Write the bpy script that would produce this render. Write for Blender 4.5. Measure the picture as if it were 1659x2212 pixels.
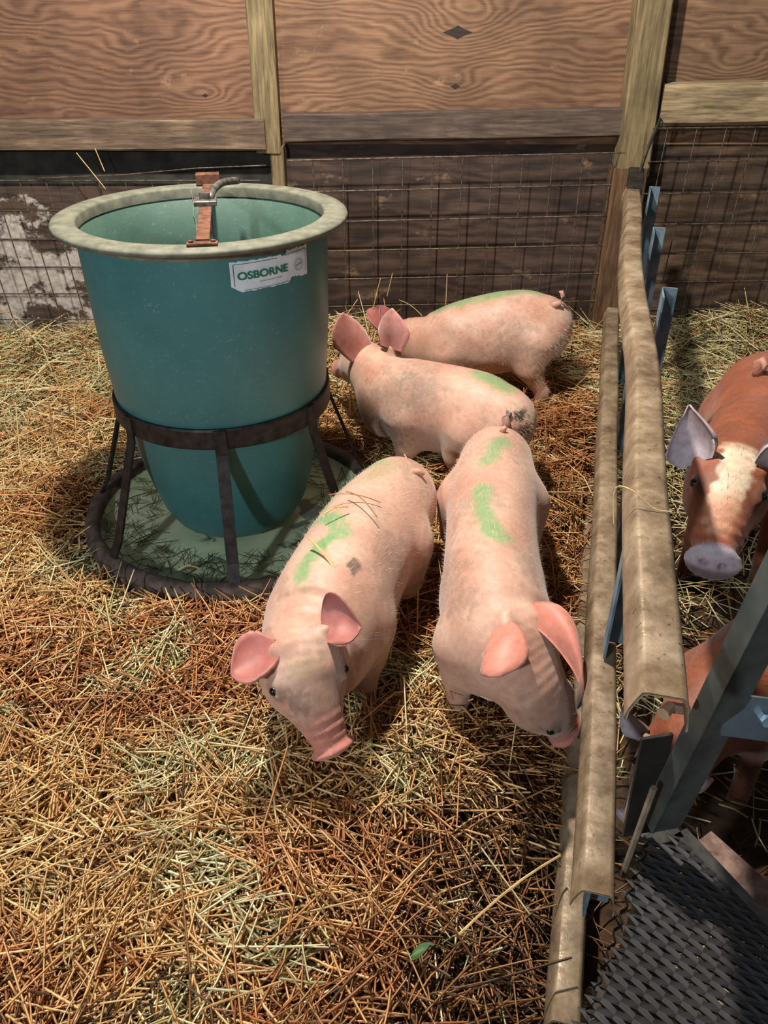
import bpy, bmesh, math, random
import numpy as np
from mathutils import Vector, Matrix, Quaternion
from math import sin, cos, pi, radians, sqrt, atan2

for o in list(bpy.data.objects):
    bpy.data.objects.remove(o, do_unlink=True)
SC = bpy.context.scene
COL = SC.collection
random.seed(7)
RNG = np.random.default_rng(11)

# ------------------------------------------------------------------ camera, light, exposure
CAM_H = 1.3
PITCH = radians(33.4)
FPX = 1720.0
cd = bpy.data.cameras.new('camera')
cd.sensor_fit = 'VERTICAL'
cd.sensor_height = 24.0
cd.lens = FPX / 2212.0 * 24.0
cd.clip_start = 0.02
cam = bpy.data.objects.new('camera', cd)
COL.objects.link(cam)
cam.location = (0, 0, CAM_H)
cam.rotation_euler = (pi / 2 - PITCH, 0, 0)
SC.camera = cam

world = bpy.data.worlds.new('world')
SC.world = world
world.use_nodes = True
bg = world.node_tree.nodes['Background']
bg.inputs[0].default_value = (0.80, 0.88, 1.0, 1)
bg.inputs[1].default_value = 0.10

def lamp(name, loc, power, radius, colr):
    ld = bpy.data.lights.new(name, 'POINT')
    ld.energy = power
    ld.shadow_soft_size = radius
    ld.color = colr
    lo = bpy.data.objects.new(name, ld)
    lo.location = loc
    COL.objects.link(lo)
    return lo
lamp('barn_lamp', (-0.33, 1.78, 2.45), 350, 0.045, (1.0, 0.915, 0.81))
lamp('aisle_lamp', (-1.35, -1.15, 1.75), 185, 0.08, (0.86, 0.94, 1.0))

SC.view_settings.view_transform = 'Standard'
SC.view_settings.look = 'None'
SC.view_settings.gamma = 1.0
SC.view_settings.use_curve_mapping = False
SC.view_settings.exposure = 0.0

# ------------------------------------------------------------------ geometry helpers
_F = np.array([0, cos(PITCH), -sin(PITCH)])
_U = np.array([0, sin(PITCH), cos(PITCH)])
_R = np.array([1.0, 0, 0])
def ray(px, py):
    return _R * (px - 829.5) / FPX + _U * (1106 - py) / FPX + _F
def at(px, py, z):
    """world point of height z seen at a photo pixel"""
    d = ray(px, py)
    return np.array([0, 0, CAM_H]) + d * ((z - CAM_H) / d[2])
def aty(px, py, Y):
    d = ray(px, py)
    return np.array([0, 0, CAM_H]) + d * (Y / d[1])

def lin(r, g, b):
    def f(c):
        c = c / 255.0
        return c / 12.92 if c <= 0.04045 else ((c + 0.055) / 1.055) ** 2.4
    return (f(r), f(g), f(b), 1.0)

def make_mesh(name, V, F, mat=None, smooth=False):
    me = bpy.data.meshes.new(name)
    me.from_pydata([tuple(map(float, v)) for v in V], [], [tuple(map(int, f)) for f in F])
    me.update()
    if smooth:
        me.polygons.foreach_set('use_smooth', [True] * len(me.polygons))
    if mat:
        me.materials.append(mat)
    return me

def link(o, parent=None):
    COL.objects.link(o)
    if parent is not None:
        o.parent = parent
    return o

def off(parent):
    """world location of a parent chain (parents are never rotated)"""
    p = Vector((0, 0, 0))
    while parent is not None:
        p += parent.location
        parent = parent.parent
    return np.array(p)

def obj(name, V, F, mat, parent=None, smooth=False, origin=None):
    V = np.asarray(V, float)
    org = off(parent)
    loc = np.zeros(3)
    if origin is not None:
        loc = np.asarray(origin, float) - org
    o = bpy.data.objects.new(name, make_mesh(name, V - org - loc, F, mat, smooth))
    o.location = loc
    return link(o, parent)

def tag(o, label=None, cat=None, group=None, kind=None):
    if label: o['label'] = label
    if cat: o['category'] = cat
    if group: o['group'] = group
    if kind: o['kind'] = kind
    return o

def empty(name, loc, label=None, cat=None, group=None, kind=None):
    o = bpy.data.objects.new(name, None)
    o.empty_display_size = 0.05
    o.location = loc
    link(o)
    return tag(o, label, cat, group, kind)

def norm(v):
    v = np.asarray(v, float)
    return v / (np.linalg.norm(v) + 1e-12)

def box_between(p0, p1, up, w, h, bevel=0.004, jitter=0.0):
    """bevelled bar from p0 to p1; w across, h along `up`"""
    p0, p1 = np.array(p0, float), np.array(p1, float)
    t = norm(p1 - p0)
    s = norm(np.cross(t, up)); u = np.cross(s, t)
    b = min(bevel, w * .3, h * .3)
    prof = [(-w/2+b, -h/2), (w/2-b, -h/2), (w/2, -h/2+b), (w/2, h/2-b), (w/2-b, h/2), (-w/2+b, h/2), (-w/2, h/2-b), (-w/2, -h/2+b)]
    V, F = [], []
    n = 2 if jitter == 0 else 9
    for i in range(n):
        c = p0 + (p1 - p0) * i / (n - 1)
        for (x, y) in prof:
            j = RNG.normal(0, jitter, 2) if jitter else (0, 0)
            V.append(c + s * (x + j[0]) + u * (y + j[1]))
    m = len(prof)
    for i in range(n - 1):
        for k in range(m):
            F.append((i*m+k, i*m+(k+1) % m, (i+1)*m+(k+1) % m, (i+1)*m+k))
    F.append(tuple(range(m))[::-1]); F.append(tuple((n-1)*m+k for k in range(m)))
    return V, F

def tube(path, r, n=8, caps=True):
    path = [np.array(p, float) for p in path]
    rr = r if hasattr(r, '__len__') else [r] * len(path)
    V, F = [], []
    ref = np.array([0.13, 0.31, 0.94])
    for i, p in enumerate(path):
        t = norm(path[min(i+1, len(path)-1)] - path[max(i-1, 0)])
        a = np.cross(t, ref)
        if np.linalg.norm(a) < .15: a = np.cross(t, [1, .2, 0])
        a = norm(a); b = np.cross(t, a)
        for k in range(n):
            an = 2*pi*k/n
            V.append(p + rr[i]*(a*cos(an)+b*sin(an)))
    for i in range(len(path)-1):
        for k in range(n):
            F.append((i*n+k, i*n+(k+1) % n, (i+1)*n+(k+1) % n, (i+1)*n+k))
    if caps:
        F.append(tuple(range(n))[::-1]); F.append(tuple((len(path)-1)*n+k for k in range(n)))
    return V, F

def lathe(prof, cx, cy, n=96):
    """closed-profile revolve; prof: list of (r, z)"""
    V, F = [], []
    m = len(prof)
    for k in range(n):
        a = 2*pi*k/n
        for (r, z) in prof:
            V.append((cx + r*sin(a), cy - r*cos(a), z))
    for k in range(n):
        for i in range(m-1):
            F.append((k*m+i, ((k+1) % n)*m+i, ((k+1) % n)*m+i+1, k*m+i+1))
    return V, F

def merge(parts):
    V, F = [], []
    for v, f in parts:
        o = len(V)
        V += list(v)
        F += [tuple(i + o for i in q) for q in f]
    return V, F

def catmull(P, n):
    P = np.asarray(P, float)
    Q = np.vstack([2*P[0]-P[1], P, 2*P[-1]-P[-2]])
    T = np.linspace(0, len(P)-1-1e-9, n)
    out = []
    for t in T:
        i = int(t); f = t - i
        a, b, c, d = Q[i], Q[i+1], Q[i+2], Q[i+3]
        out.append(.5*((2*b)+(-a+c)*f+(2*a-5*b+4*c-d)*f*f+(-a+3*b-3*c+d)*f**3))
    return np.array(out), T

# smooth pseudo noise from random sines
class SNoise:
    def __init__(s, seed, scale, n=14, dim=2):
        r = np.random.default_rng(seed)
        d = r.normal(size=(n, dim)); d /= np.linalg.norm(d, axis=1)[:, None]
        s.k = d * (2*pi/scale) * r.uniform(.55, 1.7, (n, 1)); s.p = r.uniform(0, 2*pi, n)
    def __call__(s, P):
        return np.sin(P @ s.k.T + s.p).sum(1) / sqrt(len(s.p)/2) * .6

# ------------------------------------------------------------------ material helpers
def mat_new(name):
    m = bpy.data.materials.new(name)
    m.use_nodes = True
    nt = m.node_tree
    b = nt.nodes['Principled BSDF']
    return m, nt, b
def nd(nt, typ, **kw):
    n = nt.nodes.new(typ)
    for k, v in kw.items():
        if k.startswith('in_'):
            n.inputs[int(k[3:])].default_value = v
        else:
            setattr(n, k, v)
    return n
def mth(nt, op, a, b=None, c=None, clamp=False):
    n = nt.nodes.new('ShaderNodeMath'); n.operation = op; n.use_clamp = clamp
    for i, x in enumerate((a, b, c)):
        if x is None: continue
        if isinstance(x, (int, float)): n.inputs[i].default_value = x
        else: nt.links.new(x, n.inputs[i])
    return n.outputs[0]
def coords(nt, scale=(1, 1, 1), loc=(0, 0, 0)):
    tc = nd(nt, 'ShaderNodeNewGeometry')
    mp = nd(nt, 'ShaderNodeMapping')
    mp.inputs['Location'].default_value = loc
    mp.inputs['Scale'].default_value = scale
    nt.links.new(tc.outputs['Position'], mp.inputs[0])
    return mp.outputs[0]
def noise(nt, vec, scale, detail=4, rough=.55, dist=0.0):
    n = nd(nt, 'ShaderNodeTexNoise')
    n.inputs['Scale'].default_value = scale
    n.inputs['Detail'].default_value = detail
    n.inputs['Roughness'].default_value = rough
    n.inputs['Distortion'].default_value = dist
    nt.links.new(vec, n.inputs['Vector'])
    return n.outputs[0]
def ramp(nt, fac, stops, interp='LINEAR'):
    n = nd(nt, 'ShaderNodeValToRGB')
    cr = n.color_ramp; cr.interpolation = interp
    while len(cr.elements) < len(stops): cr.elements.new(0.5)
    for e, (p, c) in zip(cr.elements, stops):
        e.position = p; e.color = c
    nt.links.new(fac, n.inputs[0])
    return n.outputs[0]
def mix(nt, fac, a, b, mode='MIX'):
    n = nd(nt, 'ShaderNodeMix', data_type='RGBA', blend_type=mode)
    for idx, x in ((0, fac), (6, a), (7, b)):
        if isinstance(x, (int, float)): n.inputs[idx].default_value = x
        elif isinstance(x, tuple): n.inputs[idx].default_value = x
        else: nt.links.new(x, n.inputs[idx])
    return n.outputs[2]
def bump(nt, b, h, strength=.3, dist=.01):
    n = nd(nt, 'ShaderNodeBump')
    n.inputs['Strength'].default_value = strength
    n.inputs['Distance'].default_value = dist
    nt.links.new(h, n.inputs['Height'])
    nt.links.new(n.outputs[0], b.inputs['Normal'])

def simple_mat(name, c1, c2, scale=20, rough=.6, metal=0.0, bmp=.15, stretch=(1, 1, 1), lo=.35, hi=.65, detail=5, bdist=.004):
    m, nt, b = mat_new(name)
    v = coords(nt, stretch)
    n = noise(nt, v, scale, detail)
    nt.links.new(ramp(nt, n, [(lo, c1), (hi, c2)]), b.inputs['Base Color'])
    b.inputs['Roughness'].default_value = rough
    b.inputs['Metallic'].default_value = metal
    if bmp: bump(nt, b, n, bmp, bdist)
    return m

def plywood_mat(name, knots, c_dark, c_mid, c_light, freq=300, rough=.75, seed=0, stain=.5):
    """rotary-cut plywood: contour grain that swirls round knots; knots: (x, z, amp, sx, sz, hole)"""
    m, nt, b = mat_new(name)
    v = coords(nt, (1, 1, 1), (seed*3.1, 0, seed*1.7))
    g = nd(nt, 'ShaderNodeNewGeometry')
    sx = nd(nt, 'ShaderNodeSeparateXYZ'); nt.links.new(g.outputs['Position'], sx.inputs[0])
    X, Z = sx.outputs[0], sx.outputs[2]
    vs = coords(nt, (1.1, 1, 3.2), (seed*3.1, 0, seed*1.7))
    f = mth(nt, 'ADD', Z, mth(nt, 'MULTIPLY', noise(nt, vs, 2.2, 2.5, .5), .22))
    hole = None
    for (kx, kz, amp, ax, az, hr) in knots:
        dx = mth(nt, 'MULTIPLY', mth(nt, 'SUBTRACT', X, kx), 1/ax)
        dz = mth(nt, 'MULTIPLY', mth(nt, 'SUBTRACT', Z, kz), 1/az)
        r2 = mth(nt, 'ADD', mth(nt, 'MULTIPLY', dx, dx), mth(nt, 'MULTIPLY', dz, dz))
        f = mth(nt, 'ADD', f, mth(nt, 'MULTIPLY', mth(nt, 'EXPONENT', mth(nt, 'MULTIPLY', r2, -1)), amp))
        if hr:
            adx = mth(nt, 'ABSOLUTE', mth(nt, 'SUBTRACT', X, kx)); adz = mth(nt, 'ABSOLUTE', mth(nt, 'SUBTRACT', Z, kz))
            h = mth(nt, 'LESS_THAN', mth(nt, 'ADD', mth(nt, 'MULTIPLY', mth(nt, 'POWER', adx, .75), .30), mth(nt, 'MULTIPLY', adz, 1.5)), hr)
            hole = h if hole is None else mth(nt, 'MAXIMUM', hole, h)
    w = mth(nt, 'SINE', mth(nt, 'ADD', mth(nt, 'MULTIPLY', f, freq), mth(nt, 'MULTIPLY', noise(nt, v, 14, 3), 3.0)))
    w = mth(nt, 'MULTIPLY_ADD', w, .5, .5)
    fine = noise(nt, coords(nt, (6, 1, 90)), 2.0, 4)
    big = noise(nt, v, 3.0, 4, .6)
    base = ramp(nt, mth(nt, 'ADD', mth(nt, 'MULTIPLY', w, .26), mth(nt, 'MULTIPLY_ADD', fine, .55, .10)), [(.25, c_dark), (.5, c_mid), (.8, c_light)])
    st = ramp(nt, big, [(.38, (.42, .38, .36, 1)), (.62, (1.08, 1.05, 1.0, 1))])
    colr = mix(nt, stain, base, mix(nt, 1.0, base, st, 'MULTIPLY'))
    # pale scuffs
    sc = ramp(nt, noise(nt, coords(nt, (1, 1, 1.6), (4+seed, 0, 0)), 7, 6, .7), [(.60, (0, 0, 0, 1)), (.72, (1, 1, 1, 1))])
    scf = nd(nt, 'ShaderNodeRGBToBW'); nt.links.new(sc, scf.inputs[0])
    colr = mix(nt, mth(nt, 'MULTIPLY', scf.outputs[0], .35), colr, lin(205, 165, 130))
    if hole is not None:
        colr = mix(nt, hole, colr, lin(40, 28, 24))
    nt.links.new(colr, b.inputs['Base Color'])
    b.inputs['Roughness'].default_value = rough
    bump(nt, b, mth(nt, 'ADD', w, fine), .12, .003)
    return m

def board_mat(name, dark, mid, light, dirt=.6, axis=(5, 60, 60), seed=0.0, rough=.8):
    m, nt, b = mat_new(name)
    v = coords(nt, axis, (seed, seed*2, 0))
    n = noise(nt, v, 1.6, 5, .6, .4)
    base = ramp(nt, n, [(.3, dark), (.5, mid), (.7, light)])
    d = noise(nt, coords(nt, (1, 1, 1), (seed, 1, seed)), 6, 6, .65)
    base = mix(nt, mth(nt, 'MULTIPLY', ramp(nt, d, [(.42, (0, 0, 0, 1)), (.66, (1, 1, 1, 1))]), dirt), base, dark)
    nt.links.new(base, b.inputs['Base Color'])
    b.inputs['Roughness'].default_value = rough
    bump(nt, b, n, .25, .004)
    return m

def attr_mat(name, attr, rough=.6, nscale=60, namt=.25, bmp=.1, bdist=.002, sheen=0.0, spec=.5, sss=0.0):
    m, nt, b = mat_new(name)
    a = nd(nt, 'ShaderNodeAttribute', attribute_name=attr)
    v = coords(nt)
    n = noise(nt, v, nscale, 4, .6)
    k = ramp(nt, n, [(.3, (1-namt, 1-namt, 1-namt, 1)), (.7, (1+namt*.4, 1+namt*.4, 1+namt*.4, 1))])
    nt.links.new(mix(nt, 1.0, a.outputs[0], k, 'MULTIPLY'), b.inputs['Base Color'])
    b.inputs['Roughness'].default_value = rough
    b.inputs['Specular IOR Level'].default_value = spec
    if sheen:
        b.inputs['Sheen Weight'].default_value = sheen
        b.inputs['Sheen Roughness'].default_value = .5
    if sss:
        b.inputs['Subsurface Weight'].default_value = sss
        b.inputs['Subsurface Radius'].default_value = (.02, .008, .005)
        b.inputs['Subsurface Scale'].default_value = .4
    if bmp: bump(nt, b, n, bmp, bdist)
    return m

# ------------------------------------------------------------------ ground shape
WALL_Y = 3.30
AZ = radians(13.96)                       # direction of the pen divider
DV = np.array([sin(AZ), cos(AZ), 0.0])    # along the divider, away from the camera
SV = np.array([cos(AZ), -sin(AZ), 0.0])   # to its right
FL = 0.131                                # its distance from the camera's plumb line
FX, FY = -0.423, 1.93                     # feeder axis
n1, n2, n3 = SNoise(1, .55), SNoise(2, .22), SNoise(3, 1.2)
def sstep(a, b, x):
    t = np.clip((x - a) / (b - a), 0, 1)
    return t*t*(3-2*t)
def ground(P):
    P = np.atleast_2d(np.asarray(P, float))[:, :2]
    x, y = P[:, 0], P[:, 1]
    L = x*SV[0] + y*SV[1] - FL            # signed distance from the divider
    z = .016*n1(P) + .009*n2(P)
    z = z + .07*np.exp(-((y-3.25)/.35)**2)*np.exp(-((x+1.6)/.9)**2)
    z = z + .10*np.exp(-((y-3.15)/.25)**2)*np.exp(-((x+.12)/.25)**2)
    z = z + .07*np.exp(-((y-3.1)/.3)**2)*np.exp(-((x-.85)/.25)**2)
    z = z + .10*np.exp(-((y-3.2)/.3)**2)*np.exp(-((x-1.55)/.4)**2)
    near = sstep(2.6, 1.2, y)
    z = z - .13*near*sstep(-.34, -.03, L)
    z = z + .02*sstep(.05, .4, L)
    r = np.hypot(x-FX, y-FY)
    z = np.where(r < .46, np.minimum(z, 0.0), z)
    return z

# ------------------------------------------------------------------ the setting
M_ground = simple_mat('soil', lin(40, 27, 17), lin(84, 58, 34), 34, .95, 0, .6, bdist=.012)
xs = np.linspace(-2.7, 2.6, 160); ys = np.linspace(-.5, WALL_Y, 120)
GX, GY = np.meshgrid(xs, ys)
GP = np.stack([GX.ravel(), GY.ravel()], 1)
GZ = ground(GP) - .012
nx_ = len(xs)
gf = [(j*nx_+i, j*nx_+i+1, (j+1)*nx_+i+1, (j+1)*nx_+i) for j in range(len(ys)-1) for i in range(nx_-1)]
floor = obj('floor', np.column_stack([GP, GZ]), gf, M_ground, smooth=True)
tag(floor, 'dark trodden earth floor beneath the straw of the pens', 'floor', kind='structure')

M_lowdark = plywood_mat('lower_board', [], lin(38, 28, 24), lin(70, 53, 45), lin(98, 78, 66), freq=120, seed=2, stain=.8)
M_lowright = plywood_mat('lower_board_right', [], lin(44, 34, 28), lin(84, 66, 52), lin(118, 96, 76), freq=120, seed=5, stain=.8)
# flaking whitewash over old boards
M_white, nt, b = mat_new('flaking_whitewash')
v = coords(nt, (1, 1, 1.4))
nA = noise(nt, v, 6.5, 7, .68); nB = noise(nt, v, 40, 4)
under = ramp(nt, noise(nt, coords(nt, (4, 1, 30)), 2, 5), [(.3, lin(45, 36, 32)), (.7, lin(96, 76, 62))])
wh = ramp(nt, nB, [(.3, lin(150, 140, 132)), (.7, lin(206, 196, 186))])
g = nd(nt, 'ShaderNodeNewGeometry'); sz = nd(nt, 'ShaderNodeSeparateXYZ'); nt.links.new(g.outputs['Position'], sz.inputs[0])
hz = nd(nt, 'ShaderNodeMapRange'); nt.links.new(sz.outputs[2], hz.inputs[0])
hz.inputs[1].default_value = .60; hz.inputs[2].default_value = .66; hz.inputs[3].default_value = 0.0; hz.inputs[4].default_value = -.35
msk = ramp(nt, mth(nt, 'ADD', nA, hz.outputs[0]), [(.46, (0, 0, 0, 1)), (.52, (1, 1, 1, 1))])
nt.links.new(mix(nt, msk, under, wh), b.inputs['Base Color']); b.inputs['Roughness'].default_value = .85
bump(nt, b, nA, .2, .004)

M_ply_m = plywood_mat('plywood_mid', [(.262, 1.165, .13, .19, .075, .034), (.262, .995, .055, .10, .045, .016), (.28, 1.245, .10, .12, .05, 0), (.75, 1.05, .03, .30, .05, 0)],
                      lin(84, 58, 42), lin(122, 90, 66), lin(150, 116, 90), freq=230, seed=0, stain=.55)
M_ply_l = plywood_mat('plywood_left', [(-.66, .965, .09, .12, .04, .012), (-1.28, 1.23, .08, .1, .05, 0), (-.9, 1.1, .05, .25, .12, 0)],
                      lin(82, 56, 42), lin(120, 86, 65), lin(146, 111, 86), freq=230, seed=1, stain=.6)
M_ply_r = plywood_mat('plywood_right', [(1.26, 1.07, .08, .12, .05, 0), (1.42, 1.19, .07, .1, .05, .012)],
                      lin(84, 60, 43), lin(124, 95, 71), lin(154, 122, 95), freq=230, seed=3, stain=.6)
M_post = board_mat('weathered_post', lin(76, 64, 44), lin(122, 106, 74), lin(150, 132, 96), .5, (60, 60, 4), 1.0)
M_postlow = board_mat('muddy_post', lin(52, 36, 24), lin(98, 70, 46), lin(130, 98, 66), .5, (60, 60, 4), 2.0)
M_beam_l = board_mat('rail_board_left', lin(66, 52, 43), lin(108, 88, 70), lin(146, 122, 98), .5, seed=3.0)
M_beam_m = board_mat('rail_board_mid', lin(54, 44, 39), lin(88, 72, 62), lin(116, 97, 82), .6, seed=4.0)
M_beam_r = board_mat('rail_board_right', lin(92, 80, 60), lin(150, 130, 98), lin(184, 162, 128), .45, seed=5.5)

def slab(x0, x1, z0, z1, y0, y1):
    return [(x0, y0, z0), (x1, y0, z0), (x1, y1, z0), (x0, y1, z0), (x0, y0, z1), (x1, y0, z1), (x1, y1, z1), (x0, y1, z1)], \
           [(3, 2, 1, 0), (4, 5, 6, 7), (0, 1, 5, 4), (1, 2, 6, 5), (2, 3, 7, 6), (3, 0, 4, 7)]
V, F = slab(-2.7, 2.6, -.15, 2.2, 3.345, 3.40)
wall = tag(obj('wall_back', V, F, M_lowdark), 'back wall of brown plywood sheets, posts and rails behind the pens', 'wall', kind='structure')
def wpart(name, vf, mat, label=None):
    o = obj(name, vf[0], vf[1], mat, wall)
    if label: o['label'] = label
    return o
wpart('plywood_sheet', slab(-2.7, -.435, .80, 2.2, 3.30, 3.318), M_ply_l)
wpart('plywood_sheet', slab(-.43, .93, .80, 2.2, 3.30, 3.318), M_ply_m)
wpart('plywood_sheet', slab(.935, 2.6, .80, 2.2, 3.30, 3.318), M_ply_r)
wpart('lower_board', slab(-2.7, -.435, -.12, .72, 3.306, 3.328), M_white, 'board with flaking whitewash')
wpart('lower_board', slab(-.43, .93, -.12, .82, 3.308, 3.328), M_lowdark)
wpart('lower_board', slab(.935, 2.6, -.12, .86, 3.308, 3.328), M_lowright)
wpart('cap_board', slab(-2.7, -.435, .66, .795, 3.296, 3.318), simple_mat('cap_board', lin(30, 30, 28), lin(58, 58, 52), 14, .9))
# posts
wpart('post', box_between((-.431, 3.262, .78), (-.424, 3.262, 2.2), (0, 1, 0), .092, .076, .005), M_post)
wpart('post_foot', box_between((-.405, 3.266, -.1), (-.402, 3.266, .80), (0, 1, 0), .05, .07, .004), M_post)
wpart('post', box_between((.942, 3.255, .70), (.895, 3.255, 2.2), (0, 1, 0), .120, .088, .005), M_post)
wpart('post_foot', box_between((.935, 3.25, -.1), (.93, 3.25, .73), (0, 1, 0), .13, .09, .005), M_postlow)
# boards nailed between the posts
wpart('rail_board', box_between((-2.7, 3.232, .842), (-.438, 3.232, .845), (0, 0, 1), .05, .104, .005, .0012), M_beam_l)
wpart('rail_board', box_between((-.374, 3.270, .862), (.884, 3.270, .882), (0, 0, 1), .052, .094, .005, .0012), M_beam_m)
wpart('rail_board', box_between((1.01, 3.262, .940), (2.6, 3.262, .957), (0, 0, 1), .075, .140, .014, .0015), M_beam_r)

# ------------------------------------------------------------------ welded wire panels on the wall
M_wire = simple_mat('rusty_wire', lin(66, 56, 48), lin(122, 108, 94), 60, .5, .4, 0)
WIRE = {}
def unit_wire():
    if 'm' not in WIRE:
        V, F = tube([(0, 0, 0), (0, 0, 1)], 1.0, 6, False)
        WIRE['m'] = make_mesh('wire', V, F, M_wire, True)
    return WIRE['m']
def wire(p0, p1, r, parent, name='wire'):
    p0, p1 = Vector(p0), Vector(p1)
    d = p1 - p0
    o = bpy.data.objects.new(name, unit_wire())
    o.location = p0 - Vector(off(parent))
    o.rotation_mode = 'QUATERNION'
    o.rotation_quaternion = Vector((0, 0, 1)).rotation_difference(d)
    o.scale = (r, r, d.length)
    return link(o, parent)
def wire_panel(x0, x1, ztop, n_h, dz, xs_, y, label, slope=0.0, lean=0.0, skew=0.0):
    root = empty('wire_mesh_panel', ((x0+x1)/2, y, 0), label, 'wire mesh', 'wire mesh panels along the back wall')
    zb = ztop - (n_h-1)*dz
    for i in range(n_h):
        z = ztop - i*dz
        yy = y + lean*(ztop-z)
        mid = random.uniform(-.004, .004)
        wire((x0, yy, z), (x1, yy, z + slope*(x1-x0)), .0026, root)
    for x in xs_:
        wire((x, y+.003, ztop + slope*(x-x0)), (x + skew, y + lean*(ztop-zb)+.003, zb-.04), .0024, root)
    return root
wire_panel(-.36, .90, .758, 8, .1125, [-.39+.1125*i+.01 for i in range(1, 12)], 3.212, 'wire mesh panel on the dark boards behind the pink pigs', slope=.022)
wire_panel(-2.3, -.47, .690, 7, .1085, [-2.28+.1*i for i in range(19)], 3.200, 'wire mesh panel over flaking whitewashed boards behind the green feeder', slope=0.0, skew=.05)
wire_panel(.985, 2.3, .868, 9, .1135, [1.04+.1075*i for i in range(12)], 3.205, 'wire mesh panel in the brown pigs\' pen, right of the divider', slope=.012, skew=-.03)
r_ = bpy.data.objects.get('wire_mesh_panel.001')
for a_, b_ in zip([(-1.30, 3.19, .700), (-.98, 3.19, .712), (-.70, 3.19, .735)], [(-.98, 3.19, .712), (-.70, 3.19, .735), (-.44, 3.19, .745)]):
    wire(a_, b_, .0022, r_, 'sagging_wire')

# ------------------------------------------------------------------ the round hog feeder
feeder = empty('hog_feeder', (FX, FY, 0), 'tall round teal hog feeder with wide rim standing in a shallow pan', 'feeder')
# hopper plastic with scuffs
def teal_mat(name, c1, c2, scratch=.5, rough=.42):
    m, nt, b = mat_new(name)
    v = coords(nt)
    base = ramp(nt, noise(nt, v, 5, 4, .6), [(.3, c1), (.7, c2)])
    s1 = ramp(nt, noise(nt, coords(nt, (1, 1, 2.6)), 34, 5, .75, 1.5), [(.60, (0, 0, 0, 1)), (.74, (1, 1, 1, 1))])
    s2 = ramp(nt, noise(nt, v, 150, 3, .6), [(.62, (0, 0, 0, 1)), (.75, (1, 1, 1, 1))])
    f = mth(nt, 'MULTIPLY', mth(nt, 'MAXIMUM', s1, mth(nt, 'MULTIPLY', s2, .8)), scratch)
    nt.links.new(mix(nt, f, base, lin(160, 190, 184)), b.inputs['Base Color'])
    b.inputs['Roughness'].default_value = rough
    bump(nt, b, noise(nt, v, 90, 3), .08, .002)
    return m
M_hop = teal_mat('hopper_fibreglass', lin(54, 108, 110), lin(70, 124, 124), .36)
M_in = teal_mat('hopper_inside', lin(52, 80, 70), lin(74, 102, 88), .25, .6)
M_rim = simple_mat('rim_dusty', lin(86, 88, 76), lin(118, 117, 100), 30, .7, 0, .2)
M_iron = simple_mat('dark_iron', lin(34, 31, 32), lin(62, 56, 56), 40, .55, .5, .25)
M_rust = simple_mat('rusty_iron', lin(78, 46, 32), lin(126, 82, 60), 50, .8, .2, .3)
M_grey = simple_mat('grey_iron', lin(70, 68, 64), lin(120, 116, 108), 60, .55, .5, .2)
M_pan = None

hop = [(.290, .852), (.2885, .80), (.286, .70), (.283, .60), (.276, .50), (.270, .43), (.265, .405), (.257, .375), (.246, .31), (.233, .24), (.218, .17), (.199, .105), (.178, .065), (.155, .045), (.140, .042)]
V, F = lathe(hop, FX, FY)
o = obj('hopper', V, F, M_hop, feeder, True)
inn = [(.290, .852), (.2835, .85), (.281, .70), (.268, .50), (.250, .38), (.235, .30), (.0005, .30)]
V, F = lathe([(r, z) for r, z in inn][::-1], FX, FY)
o2 = obj('hopper_lining', V, F, M_in, feeder, True)
rimp = [(.282, .838), (.282, .859), (.284, .8635), (.290, .8655), (.325, .8645), (.336, .862), (.339, .857), (.337, .851), (.325, .852), (.300, .853), (.293, .847), (.291, .83)]
V, F = lathe(rimp, FX, FY)
obj('rim', V, F, M_rim, feeder, True)
ringp = [(.268, .438), (.278, .438), (.280, .433), (.280, .390), (.278, .386), (.268, .386), (.268, .438)]
V, F = lathe(ringp, FX, FY)
ring = obj('support_ring', V, F, M_iron, feeder, True)
ring.data.polygons.foreach_set('use_smooth', [False]*len(ring.data.polygons))
# pan: dished pale-green floor and a dark rubber rim
m, nt, b = mat_new('pan_floor')
v = coords(nt)
base = ramp(nt, noise(nt, v, 9, 5, .6), [(.3, lin(172, 194, 156)), (.7, lin(208, 222, 186))])
dk = ramp(nt, noise(nt, v, 7, 6, .65), [(.55, (0, 0, 0, 1)), (.60, (1, 1, 1, 1))])
nt.links.new(mix(nt, mth(nt, 'MULTIPLY', dk, .8), base, lin(44, 66, 62)), b.inputs['Base Color'])
b.inputs['Roughness'].default_value = .45
M_pan = m
V, F = lathe([(.0005, .020), (.20, .020), (.32, .022), (.365, .030), (.378, .045), (.384, .066)], FX, FY)
obj('pan', V, F, M_pan, feeder, True)
M_rub = simple_mat('dark_rubber', lin(58, 49, 45), lin(112, 94, 84), 26, .75, 0, .5, bdist=.006)
V, F = lathe([(.378, .036), (.380, .068), (.386, .076), (.398, .079), (.412, .074), (.420, .060), (.423, .030), (.420, -.03), (.400, -.03), (.378, .036)], FX, FY, 80)
V = np.array(V); V[:, 2] += np.where(V[:, 2] > .03, .003*SNoise(21, .13, dim=3)(V), 0)
obj('pan_rim', V, F, M_rub, feeder, True)
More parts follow.
